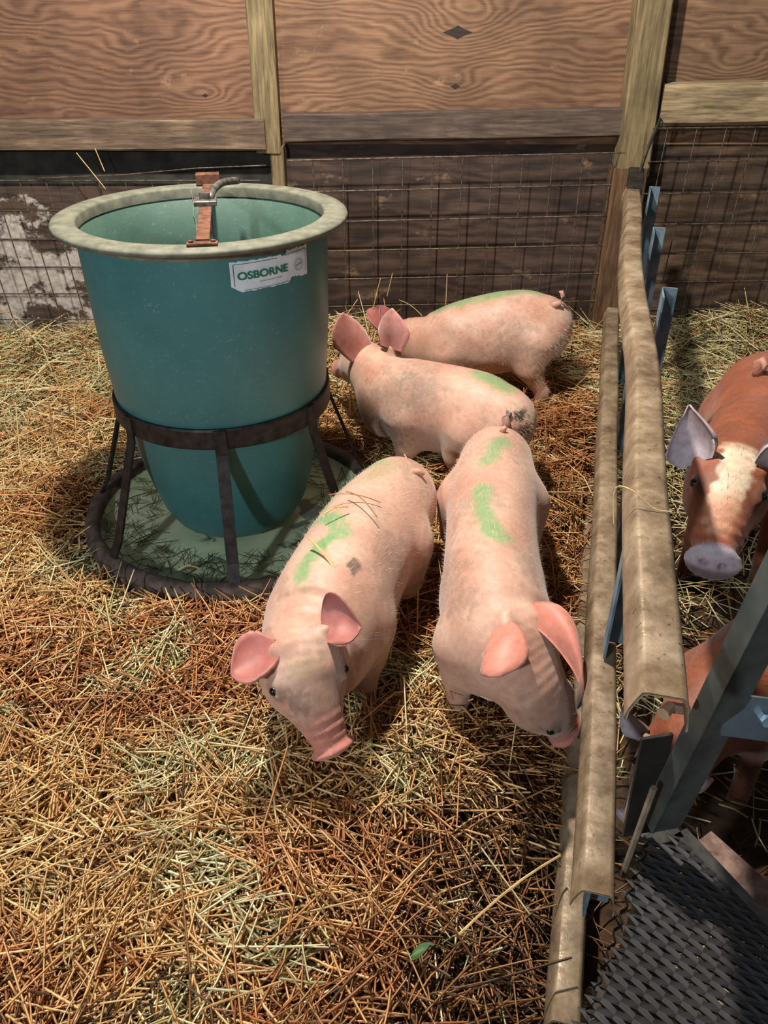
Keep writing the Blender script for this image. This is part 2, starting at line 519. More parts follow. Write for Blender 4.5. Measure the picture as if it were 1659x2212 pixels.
# seven flat-bar legs
for k in range(7):
    a = radians(8 + 360/7*k)
    d = np.array([sin(a), -cos(a), 0]); t = np.array([cos(a), sin(a), 0]); C = np.array([FX, FY, 0])
    pts = [C + d*.2815 + np.array([0, 0, .437]), C + d*.284 + np.array([0, 0, .372]), C + d*.372 + np.array([0, 0, .118]), C + d*.410 + np.array([0, 0, .055]), C+d*.424+np.array([0, 0, .02])]
    V, F = [], []
    for i, p in enumerate(pts):
        tt = norm(pts[min(i+1, 4)] - pts[max(i-1, 0)]); nn = np.cross(t, tt)
        for s, q in ((-1, -1), (1, -1), (1, 1), (-1, 1)):
            V.append(p + t*s*.0145 + nn*q*.003)
    for i in range(4):
        for j in range(4):
            F.append((i*4+j, i*4+(j+1) % 4, i*4+4+(j+1) % 4, i*4+4+j))
    F += [(3, 2, 1, 0), (16, 17, 18, 19)]
    obj('leg', V, F, M_iron, feeder)
# flat bar across the mouth with a bent adjusting rod
ca = radians(9.3)
cd_ = np.array([sin(ca), -cos(ca), 0]); ct = np.array([cos(ca), sin(ca), 0]); C0 = np.array([FX+.009, FY, 0])
cb = empty('crossbar_tmp', (0, 0, 0)); bpy.data.objects.remove(cb)
p_f = C0 + cd_*.300 + np.array([0, 0, .868]); p_b = C0 - cd_*.300 + np.array([0, 0, .868])
V, F = merge([box_between(p_f - cd_*.03, C0 + cd_*.02 + np.array([0, 0, .872]), (0, 0, 1), .028, .005, .001),
              box_between(C0 + cd_*.02 + np.array([0, 0, .872]), p_b + cd_*.02, (0, 0, 1), .028, .005, .001)])
cbar = obj('crossbar', V, F, M_rust, feeder)
V, F = box_between(p_f - ct*.031 + np.array([0, 0, .001]), p_f + ct*.031 + np.array([0, 0, .001]), (0, 0, 1), .018, .006, .0012)
obj('foot_plate', V, F, M_rust, cbar)
V, F = box_between(p_b - ct*.030 + np.array([0, 0, .012]), p_b + ct*.030 + np.array([0, 0, .012]), (0, 0, 1), .03, .028, .002)
obj('foot_plate', V, F, M_rust, cbar)
for s in (-1, 1):
    q = p_f + ct*s*.022
    V, F = tube([q + np.array([0, 0, .002]), q + np.array([0, 0, .008])], .0055, 6)
    obj('bolt', V, F, M_rust, cbar)
cc = C0 + cd_*(-.03) + np.array([0, 0, .88])
V, F = merge([box_between(cc - ct*.026, cc + ct*.026, (0, 0, 1), .05, .012, .002),
              box_between(cc - cd_*.0 + np.array([0, 0, -.25]), cc + np.array([0, 0, .02]), (0, 1, 0), .024, .012, .002)])
obj('clamp', V, F, M_grey, cbar)
arc = [cc + ct*(.012 + .065*t_**1.6) - cd_*(.20*t_) + np.array([0, 0, .006 + .012*sin(pi*t_)]) for t_ in np.linspace(0, 1, 12)]
V, F = tube(arc, .009, 8)
obj('adjusting_rod', V, F, M_grey, feeder, True)
# hairline crack inside
cr = []
for i in range(12):
    z = .855 - i*.02; a = radians(180 + 17 + random.uniform(-.5, .5) - i*.1)
    cr.append((FX + .2800*sin(a), FY - .2800*cos(a), z))
V, F = tube(cr, .0012, 4)
obj('crack', V, F, simple_mat('crack_pale', lin(150, 160, 140), lin(180, 186, 160), 40, .8, 0, 0), feeder)
# torn white sticker bent round the hopper
def cyl(a_deg, z, lift):
    a = radians(a_deg); r = .2835 + (z-.60)*.026 + lift
    if z > .7: r = .286 + (z-.70)/.10*.0025 + lift
    return (FX + r*sin(a), FY - r*cos(a), z)
M_stick = simple_mat('sticker_paper', lin(206, 216, 226), lin(232, 238, 244), 25, .5, 0, 0)
M_green = simple_mat('sticker_green', lin(20, 108, 84), lin(34, 124, 98), 60, .5, 0, 0)
M_sgrey = simple_mat('sticker_grey', lin(130, 146, 152), lin(160, 172, 178), 60, .5, 0, 0)
NS = 44
top_, bot_ = [], []
rs = random.Random(5)
for i in range(NS+1):
    u = i/NS; a = 20.6 + 39.6*u
    zt = .8235 + rs.uniform(-.0012, .0012)
    if u > .66: zt += .004 + rs.uniform(0, .003)
    if u > .82: zt += -.002 + rs.uniform(0, .005)
    if .60 < u < .66: zt -= .004
    zb = .7595 + rs.uniform(-.0012, .0012)
    if u < .10: zb += .012*(1-u/.1)
    if u > .72: zb += .006 + rs.uniform(0, .003)
    if u > .88: zb += -.004
    top_.append(cyl(a, zt, .0012)); bot_.append(cyl(a, zb, .0012))
V = top_ + bot_; n_ = NS+1
F = [(n_+i, n_+i+1, i+1, i) for i in range(NS)]
stk = obj('sticker', V, F, M_stick, feeder)
def flat_to_cyl(tx, name, mat, size, a0, z0, lift, parent, sx=1.0, rot=0.0, width=None):
    cu = bpy.data.curves.new(name, 'FONT'); cu.body = tx; cu.size = size; cu.offset = size*.03
    to = bpy.data.objects.new(name, cu); COL.objects.link(to)
    dg = bpy.context.evaluated_depsgraph_get()
    me = bpy.data.meshes.new_from_object(to.evaluated_get(dg))
    V = [(v.co.x, v.co.y) for v in me.vertices]; F = [tuple(p.vertices) for p in me.polygons]
    bpy.data.objects.remove(to)
    if width: sx = width/max(x for x, y in V)
    W = []
    for (x, y) in V:
        x *= sx
        x, y = x*cos(rot)-y*sin(rot), x*sin(rot)+y*cos(rot)
        W.append(cyl(a0 + math.degrees(x/.288), z0 + y, lift))
    return obj(name, W, F, mat, parent)
flat_to_cyl('OSBORNE', 'lettering', M_green, .0225, 23.4, .7855, .0026, stk, width=.121)
def strip(a0, z0, a1, z1, w, name='border_line', mat=None):
    V, F = [], []
    N = 16
    for i in range(N+1):
        u = i/N; a = a0+(a1-a0)*u; z = z0+(z1-z0)*u
        if abs(a1-a0) > 2: V += [cyl(a, z-w/2, .0024), cyl(a, z+w/2, .0024)]
        else: V += [cyl(a-math.degrees(w/2/.288), z, .0024), cyl(a+math.degrees(w/2/.288), z, .0024)]
    for i in range(N): F.append((2*i, 2*i+2, 2*i+3, 2*i+1))
    obj(name, V, F, mat or M_green, stk)
strip(22.0, .8185, 42, .8185, .0012); strip(46, .8200, 59.0, .8215, .0012); strip(22.0, .818, 22.0, .772, .0014); strip(59.0, .822, 59.0, .772, .0012); strip(26, .7625, 48, .7625, .0010)
V, F = [], []
for rr_ in (.0135, .0110):
    b0 = len(V)
    for i in range(28):
        t_ = 2*pi*i/28
        V += [cyl(54 + math.degrees((rr_)*cos(t_)/.288), .792+rr_*sin(t_), .0025), cyl(54 + math.degrees((rr_-.0010)*cos(t_)/.288), .792+(rr_-.0010)*sin(t_), .0025)]
    for i in range(28):
        j = (i+1) % 28
        F.append((b0+2*i, b0+2*j, b0+2*j+1, b0+2*i+1))
stamp = obj('stamp_ring', V, F, M_sgrey, stk)
strip(33.0, .7765, 44.0, .7765, .0016, 'small_print', M_sgrey)
strip(52.4, .7895, 55.6, .7945, .0030, 'stamp_bar', M_sgrey)

# ------------------------------------------------------------------ pen divider: three dusty channel rails on blue stiles
M_rail, nt, b = mat_new('dusty_galvanised')
v = coords(nt)
nr = noise(nt, v, 14, 6, .65)
base = ramp(nt, nr, [(.30, lin(92, 75, 58)), (.5, lin(138, 118, 94)), (.72, lin(172, 156, 132))])
sp = ramp(nt, noise(nt, coords(nt, (1, 1, 1), (3, 3, 3)), 90, 3, .6), [(.30, (1, 1, 1, 1)), (.36, (0, 0, 0, 1))])
base = mix(nt, mth(nt, 'MULTIPLY', sp, .7), base, lin(70, 52, 34))
nt.links.new(base, b.inputs['Base Color'])
b.inputs['Metallic'].default_value = .25
rg = ramp(nt, noise(nt, v, 60, 4), [(.35, (.28, .28, .28, 1)), (.6, (.6, .6, .6, 1))])
nt.links.new(rg, b.inputs['Roughness'])
bump(nt, b, noise(nt, v, 120, 4), .25, .003)
M_blue = simple_mat('blue_paint', lin(84, 110, 122), lin(128, 148, 160), 22, .5, .3, .2)

div = empty('pen_divider', tuple(DV*1.7 + SV*FL), 'three long dusty metal rails dividing the two pig pens', 'fence')
def fp(s, lat, z):
    return DV*s + SV*(FL+lat) + np.array([0, 0, z])
def rail(s0, s1, ztop, w=.030, wob=()):
    prof = [(-w*1.22, -.040), (-w*1.14, -.026), (-w*.93, -.010), (-w*.78, -.0015), (-w*.6, 0), (w*.6, 0), (w*.78, -.002), (w*.92, -.010), (w*1.04, -.028), (w*1.12, -.042)]
    inn = [(x*.93, z-.0035) for x, z in prof][::-1]
    pr_ = prof + inn
    n = 40; m = len(pr_)
    V, F = [], []
    for i in range(n):
        s = s0 + (s1-s0)*i/(n-1)
        dl = sum(A*math.exp(-((s-c)/wd)**2) for A, c, wd in wob) + .0012*sin(s*9.0+ztop*20)
        dz = .0015*sin(s*7+ztop*9)
        for (x, z) in pr_:
            V.append(fp(s, x+dl, ztop+z+dz))
    for i in range(n-1):
        for k in range(m):
            F.append((i*m+k, (i+1)*m+k, (i+1)*m+(k+1) % m, i*m+(k+1) % m))
    k2 = len(prof)
    for e in (0, n-1):
        for k in range(k2-1):
            q = (e*m+k, e*m+k+1, e*m+m-2-k, e*m+m-1-k)
            F.append(q if e else q[::-1])
    return obj('rail', V, F, M_rail, div, True)
rail(.594, 3.00, .73, .0265, [(-.012, 2.05, .35), (.006, 1.5, .3)])
rail(.660, 3.07, .286, .0255)
rail(.645, 3.10, -.04, .0255)
def stile(s, lat, z0, z1, w=.05):
    V, F = merge([box_between(fp(s-w/2, lat, (z0+z1)/2), fp(s+w/2, lat, (z0+z1)/2), (0, 0, 1), .004, z1-z0, .001),
                  box_between(fp(s+w/2, lat+.016, (z0+z1)/2), fp(s+w/2+.004, lat+.016, (z0+z1)/2), (0, 0, 1), .034, z1-z0, .001)])
    return obj('stile', V, F, M_blue, div)
stile(2.84, .046, -.05, .760, .05)
stile(2.40, .048, -.05, .735, .06)
stile(1.84, .050, -.05, .735, .07)
stile(1.14, .0, .29, .64, .05)
stile(.70, -.006, .185, .252, .03)
# gate hardware at the wall post
M_dk = simple_mat('dark_steel', lin(34, 33, 30), lin(66, 62, 54), 40, .6, .6, .2)
V, F = box_between(fp(2.96, .004, .735), fp(3.12, .006, .748), (0, 0, 1), .052, .05, .004)
obj('hinge_bracket', V, F, M_dk, div)
V, F = tube([fp(3.05, .012, .74), fp(3.10, .03, .83), fp(3.12, .058, .93), fp(3.115, .075, .905)], .006, 6)
obj('hook', V, F, M_dk, div)

# ------------------------------------------------------------------ steel post, arm and expanded-metal deck at the near corner
M_steel = simple_mat('galvanised_grey', lin(62, 67, 65), lin(92, 96, 92), 16, .5, .35, .2)
M_steelb = simple_mat('galvanised_blue', lin(74, 84, 90), lin(102, 112, 118), 16, .45, .35, .2)
post = empty('steel_post', (.40, .67, .29), 'grey steel channel post at the near end of the pen divider', 'post')
pb = aty(1440, 1790, .67); pt = aty(1795, 1110, .64)
pt2 = pt + (pt-pb)*.35
ax_ = norm(pt2-pb); sd = norm(np.cross(ax_, [0.25, -1, 0])); fr = np.cross(sd, ax_)
def bar(p0, p1, side, nrm, w, t):
    V = []
    for p in (p0, p1):
        for a, c in ((-1, -1), (1, -1), (1, 1), (-1, 1)):
            V.append(np.array(p) + side*a*w/2 + nrm*c*t/2)
    return V, [(3, 2, 1, 0), (4, 5, 6, 7), (0, 1, 5, 4), (1, 2, 6, 5), (2, 3, 7, 6), (3, 0, 4, 7)]
V, F = merge([bar(pb, pt2, sd, fr, .040, .004), bar(pb - sd*.0225 - fr*.012, pt2 - sd*.0225 - fr*.012, fr, sd, .03, .004)])
obj('channel', V, F, M_steel, post)
arm0 = pb + (pt-pb)*.44 - fr*.004
V, F = bar(arm0 + sd*.0, arm0 + np.array([.16, -.018, -.012]), np.array([0, .25, 1.0])/1.03, norm(np.cross([1, 0, 0], [0, .25, 1])), .058, .004)
obj('cross_arm', V, F, M_steelb, post)
hb = aty(1648, 1552, .655)
V, F = tube([hb + np.array([0, .01, 0]), hb - np.array([0, .012, -.006])], .0075, 6)
obj('bolt', V, F, simple_mat('bolt_glint', lin(150, 176, 196), lin(200, 216, 226), 40, .25, .7, 0), post)  # bolt head in a pale colour that stands in for its glint
e0 = aty(1432, 1543, .635)
V, F = tube([e0, e0 + np.array([.012, .012, -.001]), e0+np.array([.035, .018, -.012])], [.008, .0075, .007], 8)
obj('pipe_end', V, F, simple_mat('tan_pipe', lin(150, 118, 92), lin(176, 146, 116), 30, .6), post)
# pale edges of the strut beside the post
M_pale = simple_mat('worn_edge', lin(110, 96, 82), lin(146, 130, 112), 40, .6, .2, 0)
q0, q1 = aty(1398, 1590, .70), aty(1352, 1775, .70)
V, F = tube([q0, q1], .005, 6); obj('brace_edge', V, F, M_pale, post)
q0, q1 = aty(1413, 1702, .66), aty(1345, 1890, .66)
V, F = tube([q0, q1], .0048, 6); obj('brace_edge', V, F, M_pale, post)
q0, q1 = aty(1420, 1590, .69), aty(1375, 1800, .69)
V, F = bar(q0, q1, sd, fr, .045, .004); obj('strut_plate', V, F, simple_mat('dark_strut', lin(38, 34, 32), lin(58, 52, 48), 20, .6, .3), post)

M_deck = simple_mat('dirty_black_steel', lin(24, 21, 19), lin(50, 49, 50), 9, .6, .35, .3, lo=.3, hi=.7)
DZ = .29
A_ = at(1400, 1815, DZ); B_ = at(1470, 1795, DZ); C_ = at(1659, 1998, DZ)
Ld = norm(at(1250, 2200, DZ) - at(1380, 1835, DZ)); Rd = norm(C_ - B_)
D1 = A_ + Ld*.62; D2 = B_ + Rd*.62
deck = empty('steel_deck', tuple((A_+B_)/2), 'dark expanded-metal deck with diamond holes in the lower right corner', 'grating')
poly = [A_[:2], B_[:2], D2[:2], D1[:2]]
def inside(p, pad=0.0):
    for i in range(4):
        a, b_ = poly[i], poly[(i+1) % 4]
        e = b_-a; nrm_ = np.array([e[1], -e[0]])/np.linalg.norm(e)
        if (p-a) @ nrm_ < pad: return False
    return True
sgn = 1
ctr = sum(poly)/4
if not inside(ctr): poly = poly[::-1]
a_dir = at(1560, 2000, DZ) - at(1500, 1965, DZ); a_dir = norm(a_dir)[:2]; b_dir = np.array([-a_dir[1], a_dir[0]])
LA, LB = .0195, .0090      # half diagonals of one diamond
V, F = [], []
def pt3(p, z): return (p[0], p[1], z)
for i in range(-60, 61):
    for j in range(-90, 91):
        if (i + j) % 2: continue
        c = ctr + a_dir*(i*LA) + b_dir*(j*LB)
        if not inside(c, .004): continue
        b0 = len(V)
        outer = [c + a_dir*LA, c + b_dir*LB, c - a_dir*LA, c - b_dir*LB]
        inner = [c + a_dir*LA*.50, c + b_dir*LB*.40, c - a_dir*LA*.50, c - b_dir*LB*.40]
        tilt = [.0012, -.0006, .0012, .0022]
        for q in outer: V.append(pt3(q, DZ))
        for q, tz in zip(inner, tilt): V.append(pt3(q, DZ + tz))
        for q in inner: V.append(pt3(q, DZ - .004))
        for k in range(4):
            l = (k+1) % 4
            F.append((b0+k, b0+l, b0+4+l, b0+4+k)); F.append((b0+4+k, b0+4+l, b0+8+l, b0+8+k))
mesh_part = tag(obj('expanded_metal', V, F, M_deck, deck), kind='stuff')
M_dkedge = simple_mat('deck_edge', lin(46, 46, 44), lin(78, 76, 72), 26, .55, .4, .2)
V, F = box_between(B_ - np.array([0, 0, .004]), D2 - np.array([0, 0, .004]), (0, 0, 1), .026, .006, .001)
obj('deck_edge', V, F, M_dkedge, deck)
V, F = box_between(A_ - np.array([0, 0, .004]), B_ - np.array([0, 0, .004]), (0, 0, 1), .02, .006, .001)
obj('deck_edge', V, F, M_dkedge, deck)
V, F = [], []
N = 46
side_n = np.array([-Ld[1], Ld[0], 0]); side_n = side_n if side_n[0] < 0 else -side_n
for i in range(N):
    p = A_ + Ld*(.62*i/(N-1))
    for q in (-1, 1):
        V.append(p + side_n*(.004*(1 if i % 2 else -1)) + np.array([0, 0, .006*q-.003]))
for i in range(N-1): F.append((2*i, 2*i+2, 2*i+3, 2*i+1))
obj('serrated_edge', V, F, M_dk, deck)
# deck legs
for q in (A_ + Ld*.03 + Rd*.03, A_ + Ld*.55, B_ + Rd*.5):
    V, F = box_between((q[0], q[1], DZ-.01), (q[0], q[1], -.12), (0, 1, 0), .03, .03, .002)
    obj('deck_leg', V, F, M_dk, deck)
V, F = slab(0, 0, 0, 0, 0, 0)
bA, bB = at(1540, 1850, .10), at(1700, 2000, .10)
V, F = box_between(bA - np.array([.02, -.02, 0]), bA + (bB-bA)*2.2, (0, 0, 1), .07, .03, .004)
tag(obj('plank', V, F, board_mat('pinkish_plank', lin(96, 74, 64), lin(140, 112, 100), lin(168, 140, 126), .4, (30, 30, 30), 7.0), None, origin=bA), 'pale plank lying on the dark floor beyond the steel deck', 'plank')

# ------------------------------------------------------------------ pigs: smooth-blended bodies meshed from a distance field
def smin(a, b, k):
    h = np.clip(.5 + .5*(b-a)/k, 0, 1)
    return b + (a-b)*h - k*h*(1-h)

def surface_nets(S, org, h):
    nx, ny, nz = S.shape
    neg = S < 0
    cs = [(i, j, k) for i in (0, 1) for j in (0, 1) for k in (0, 1)]
    def sub(A, c): return A[c[0]:nx-1+c[0], c[1]:ny-1+c[1], c[2]:nz-1+c[2]]
    cnt = sum(sub(neg, c).astype(np.int8) for c in cs)
    act = (cnt > 0) & (cnt < 8)
    idx = np.full(act.shape, -1, np.int64)
    I = np.argwhere(act); idx[act] = np.arange(len(I))
    vals = {c: sub(S, c)[act] for c in cs}
    acc = np.zeros((len(I), 3)); wsum = np.zeros(len(I))
    for a in cs:
        for ax in range(3):
            if a[ax]: continue
            b = list(a); b[ax] = 1; b = tuple(b)
            va, vb = vals[a], vals[b]
            x = (va < 0) != (vb < 0)
            t = np.where(x, va/np.where(x, va-vb, 1), 0)
            P = np.tile(np.array(a, float), (len(I), 1)); P[:, ax] += t
            acc[x] += P[x]; wsum[x] += 1
    V = (I + acc/wsum[:, None])*h + org
    quads = []
    for ax in range(3):
        sl0 = [slice(1, -1)]*3; sl0[ax] = slice(0, -1)
        sl1 = [slice(1, -1)]*3; sl1[ax] = slice(1, None)
        A, B = neg[tuple(sl0)], neg[tuple(sl1)]
        E = np.argwhere(A != B)
        if len(E) == 0: continue
        base = E.copy()
        for q in range(3):
            if q != ax: base[:, q] += 1
        u, v = [(1, 2), (2, 0), (0, 1)][ax]
        def cell(du, dv):
            c = base.copy(); c[:, u] += du; c[:, v] += dv
            return idx[c[:, 0], c[:, 1], c[:, 2]]
        q = np.stack([cell(-1, -1), cell(0, -1), cell(0, 0), cell(-1, 0)], 1)
        inside_first = A[tuple(E.T)]
        q[~inside_first] = q[~inside_first][:, ::-1]
        quads.append(q)
    return V, np.vstack(quads)

def rump(ctrl):
    """round off the hind end"""
    c0, c1 = ctrl[0], ctrl[1]
    d_ = np.array(c0[0])-np.array(c1[0]); d_[2] = 0
    p1 = np.array(c1[0]) + d_*.05
    return [(p1 + norm(d_)*.014 - np.array([0, 0, .006]), c1[1]*.995, c1[2]*.995), (p1, c1[1], c1[2])] + list(ctrl[2:])
class Sweep:
    """body axis: control points (centre, half width, half height)"""
    def __init__(s, ctrl, n=64):
        P = np.array([c[0] for c in ctrl], float)
        AB = np.array([[c[1], c[2]] for c in ctrl], float)
        D, T = catmull(np.hstack([P, AB]), n)
        s.P, s.A, s.B, s.T = D[:, :3], D[:, 3], D[:, 4], T
        t = np.gradient(s.P, axis=0); t /= np.linalg.norm(t, axis=1)[:, None]
        s.t = t
        lat = [norm(np.cross(t[0], [0, 0, 1.0]))]
        for i in range(1, n):
            l_ = lat[-1] - t[i]*(lat[-1] @ t[i])
            if abs(t[i][2]) < .75:                     # keep the section level unless the axis is steep
                g_ = np.cross(t[i], [0, 0, 1.0]); l_ = norm(l_)*.7 + norm(g_)*.3
            lat.append(norm(l_))
        s.lat = np.array(lat); s.up = np.cross(s.lat, t)
    def frame(s, ti):
        i = int(np.argmin(np.abs(s.T-ti)))
        return s.P[i], s.t[i], s.lat[i], s.up[i], s.A[i], s.B[i]
    def local(s, X):
        best = np.full(len(X), 1e9); L = np.zeros(len(X)); U = np.zeros(len(X)); W = np.zeros(len(X)); A = np.ones(len(X)); B = np.ones(len(X)); T = np.zeros(len(X))
        N = len(s.P)
        for i in range(N-1):
            p, q = s.P[i], s.P[i+1]; e = q-p; ee = e @ e
            d = X-p
            f = np.clip((d @ e)/ee, 0, 1)
            r = d - f[:, None]*e
            # distance weighted by the local section so the nearest ring is found sensibly
            dist = np.einsum('ij,ij->i', r, r)
            m = dist < best
            if not m.any(): continue
            best[m] = dist[m]; fm = f[m]; rm = r[m]
            la = s.lat[i]*(1-fm)[:, None] + s.lat[i+1]*fm[:, None]
            up = s.up[i]*(1-fm)[:, None] + s.up[i+1]*fm[:, None]
            tt = s.t[i]*(1-fm)[:, None] + s.t[i+1]*fm[:, None]
            L[m] = (rm*la).sum(1); U[m] = (rm*up).sum(1); W[m] = (rm*tt).sum(1)
            A[m] = s.A[i]*(1-fm)+s.A[i+1]*fm; B[m] = s.B[i]*(1-fm)+s.B[i+1]*fm
            T[m] = s.T[i]*(1-fm)+s.T[i+1]*fm
        return L, U, W, A, B, T
    def sdf(s, X):
        L, U, W, A, B, T = s.local(X)
        C = np.minimum(A, B)
        k1 = np.sqrt((L/A)**2+(U/B)**2+(W/C)**2)
        k2 = np.sqrt((L/A**2)**2+(U/B**2)**2+(W/C**2)**2)+1e-9
        return np.where(k1 < .2, -C*.8, k1*(k1-1)/k2)

def sd_cone(X, a, b, ra, rb):
    a, b = np.array(a, float), np.array(b, float)
    e = b-a; f = np.clip(((X-a) @ e)/(e @ e), 0, 1)
    return np.linalg.norm(X-a-f[:, None]*e, axis=1) - (ra+(rb-ra)*f)
def sd_ell(X, c, axes, rad):
    D = X-np.array(c)
    q = np.stack([D @ np.array(ax) for ax in axes], 1); r = np.array(rad)
    k1 = np.linalg.norm(q/r, axis=1); k2 = np.linalg.norm(q/r**2, axis=1)+1e-9
    return np.where(k1 < .1, -min(rad), k1*(k1-1)/k2)

def ear_mesh(base, tip, ea, eb, cup=.35, thick=.0045, base_w=.5, fan=.45, point=None, toward=None, curl=0.0, nu=12, nv=10, ragged=0.0, seed=0):
    base, tip, ea, eb = [np.array(p, float) for p in (base, tip, ea, eb)]
    mid = (ea+eb)/2; E = (ea-eb)/2
    n = norm(np.cross(tip-base, E))
    if toward is not None and n @ np.array(toward) < 0: n = -n
    w = np.linalg.norm(E)
    um = fan
    rs_ = np.random.default_rng(seed)
    grid = []
    for i in range(nu+1):
        u = i/nu
        l0 = (u-um)*(u-1)/((0-um)*(0-1)); l1 = u*(u-1)/(um*(um-1)); l2 = u*(u-um)/(1-um)
        C = base*l0 + mid*l1 + tip*l2
        if u < um: hw = base_w + (1-base_w)*sin(pi/2*u/um)
        else: hw = max(0.02, cos(pi/2*((u-um)/(1-um))**1.25))**.8
        if point and u >= um: hw = max(.03, 1-((u-um)/(1-um))**point)
        cu_ = cup*min(1.0, u/.35)
        row = []
        for j in range(nv+1):
            v = -1 + 2*j/nv
            jit = 1.0 + (rs_.normal(0, ragged) if abs(v) == 1 or i == nu else 0)
            P = C + E*v*hw*jit + n*(cu_*w*(v*v*hw - .4) + curl*w*u*u)
            row.append(P)
        grid.append(row)
    G = np.array(grid)
    du = np.gradient(G, axis=0); dv = np.gradient(G, axis=1)
    N_ = np.cross(du, dv); N_ /= np.linalg.norm(N_, axis=2)[:, :, None]+1e-9
    sg = 1 if (N_.mean((0, 1)) @ n) > 0 else -1
    N_ *= sg
    th = np.linspace(1.7, .6, nu+1)[:, None, None]*thick/2
    front = (G+N_*th).reshape(-1, 3); back = (G-N_*th).reshape(-1, 3)
    m = nv+1; V = np.vstack([front, back]); o = len(front); F = []
    for i in range(nu):
        for j in range(nv):
            q = (i*m+j, i*m+j+1, (i+1)*m+j+1, (i+1)*m+j)
            F.append(q if sg < 0 else q[::-1]); F.append(tuple(k+o for k in (q[::-1] if sg < 0 else q)))
    edge = [(i, 0) for i in range(nu+1)] + [(nu, j) for j in range(1, nv+1)] + [(i, nv) for i in range(nu-1, -1, -1)]
    for (a, b_), (c, d) in zip(edge[:-1], edge[1:]):
        F.append((a*m+b_, c*m+d, c*m+d+o, a*m+b_+o))
    inner = np.r_[np.ones(o), np.zeros(o)]
    uu = np.tile(np.repeat(np.linspace(0, 1, nu+1), m), 2)
    return V, F, inner, uu

PINK = np.array(lin(194, 143, 121)[:3]); PALE = np.array(lin(211, 174, 152)[:3]); RED = np.array(lin(196, 110, 96)[:3])
EARC = np.array(lin(174, 102, 92)[:3]); GREEN = np.array(lin(120, 158, 102)[:3]); MUD = np.array(lin(92, 78, 66)[:3])
BROWN = np.array(lin(142, 76, 46)[:3]); WHITEF = np.array(lin(238, 216, 188)[:3]); DARKB = np.array(lin(58, 36, 26)[:3]); LILAC = np.array(lin(178, 164, 172)[:3])
M_pig = attr_mat('pig_skin', 'Col', .55, 70, .16, .12, .002, sheen=.25, sss=.12)
M_brown = attr_mat('brown_pig_coat', 'Col', .6, 90, .22, .2, .002, sheen=.2)
M_hair = simple_mat('pale_bristle', lin(206, 176, 146), lin(232, 208, 180), 60, .5, 0, 0)
M_hairb = simple_mat('red_bristle', lin(128, 70, 42), lin(168, 100, 62), 60, .5, 0, 0)
M_eye, nt, b = mat_new('eye'); b.inputs['Base Color'].default_value = lin(18, 12, 10); b.inputs['Roughness'].default_value = .12

def add_col(me, col):
    a = me.color_attributes.new('Col', 'FLOAT_COLOR', 'POINT')
    rgba = np.ones((len(me.vertices), 4), np.float32); rgba[:, :3] = col
    a.data.foreach_set('color', rgba.ravel())

def seg_dist(X, pts):
    """distance in plan to a polyline"""
    d = np.full(len(X), 9.0)
    pts = [np.array(p)[:2] for p in pts]
    for a, b_ in zip(pts[:-1], pts[1:]):
        e = b_-a; f = np.clip(((X[:, :2]-a) @ e)/(e @ e+1e-9), 0, 1)
        d = np.minimum(d, np.linalg.norm(X[:, :2]-a-f[:, None]*e, axis=1))
    return d

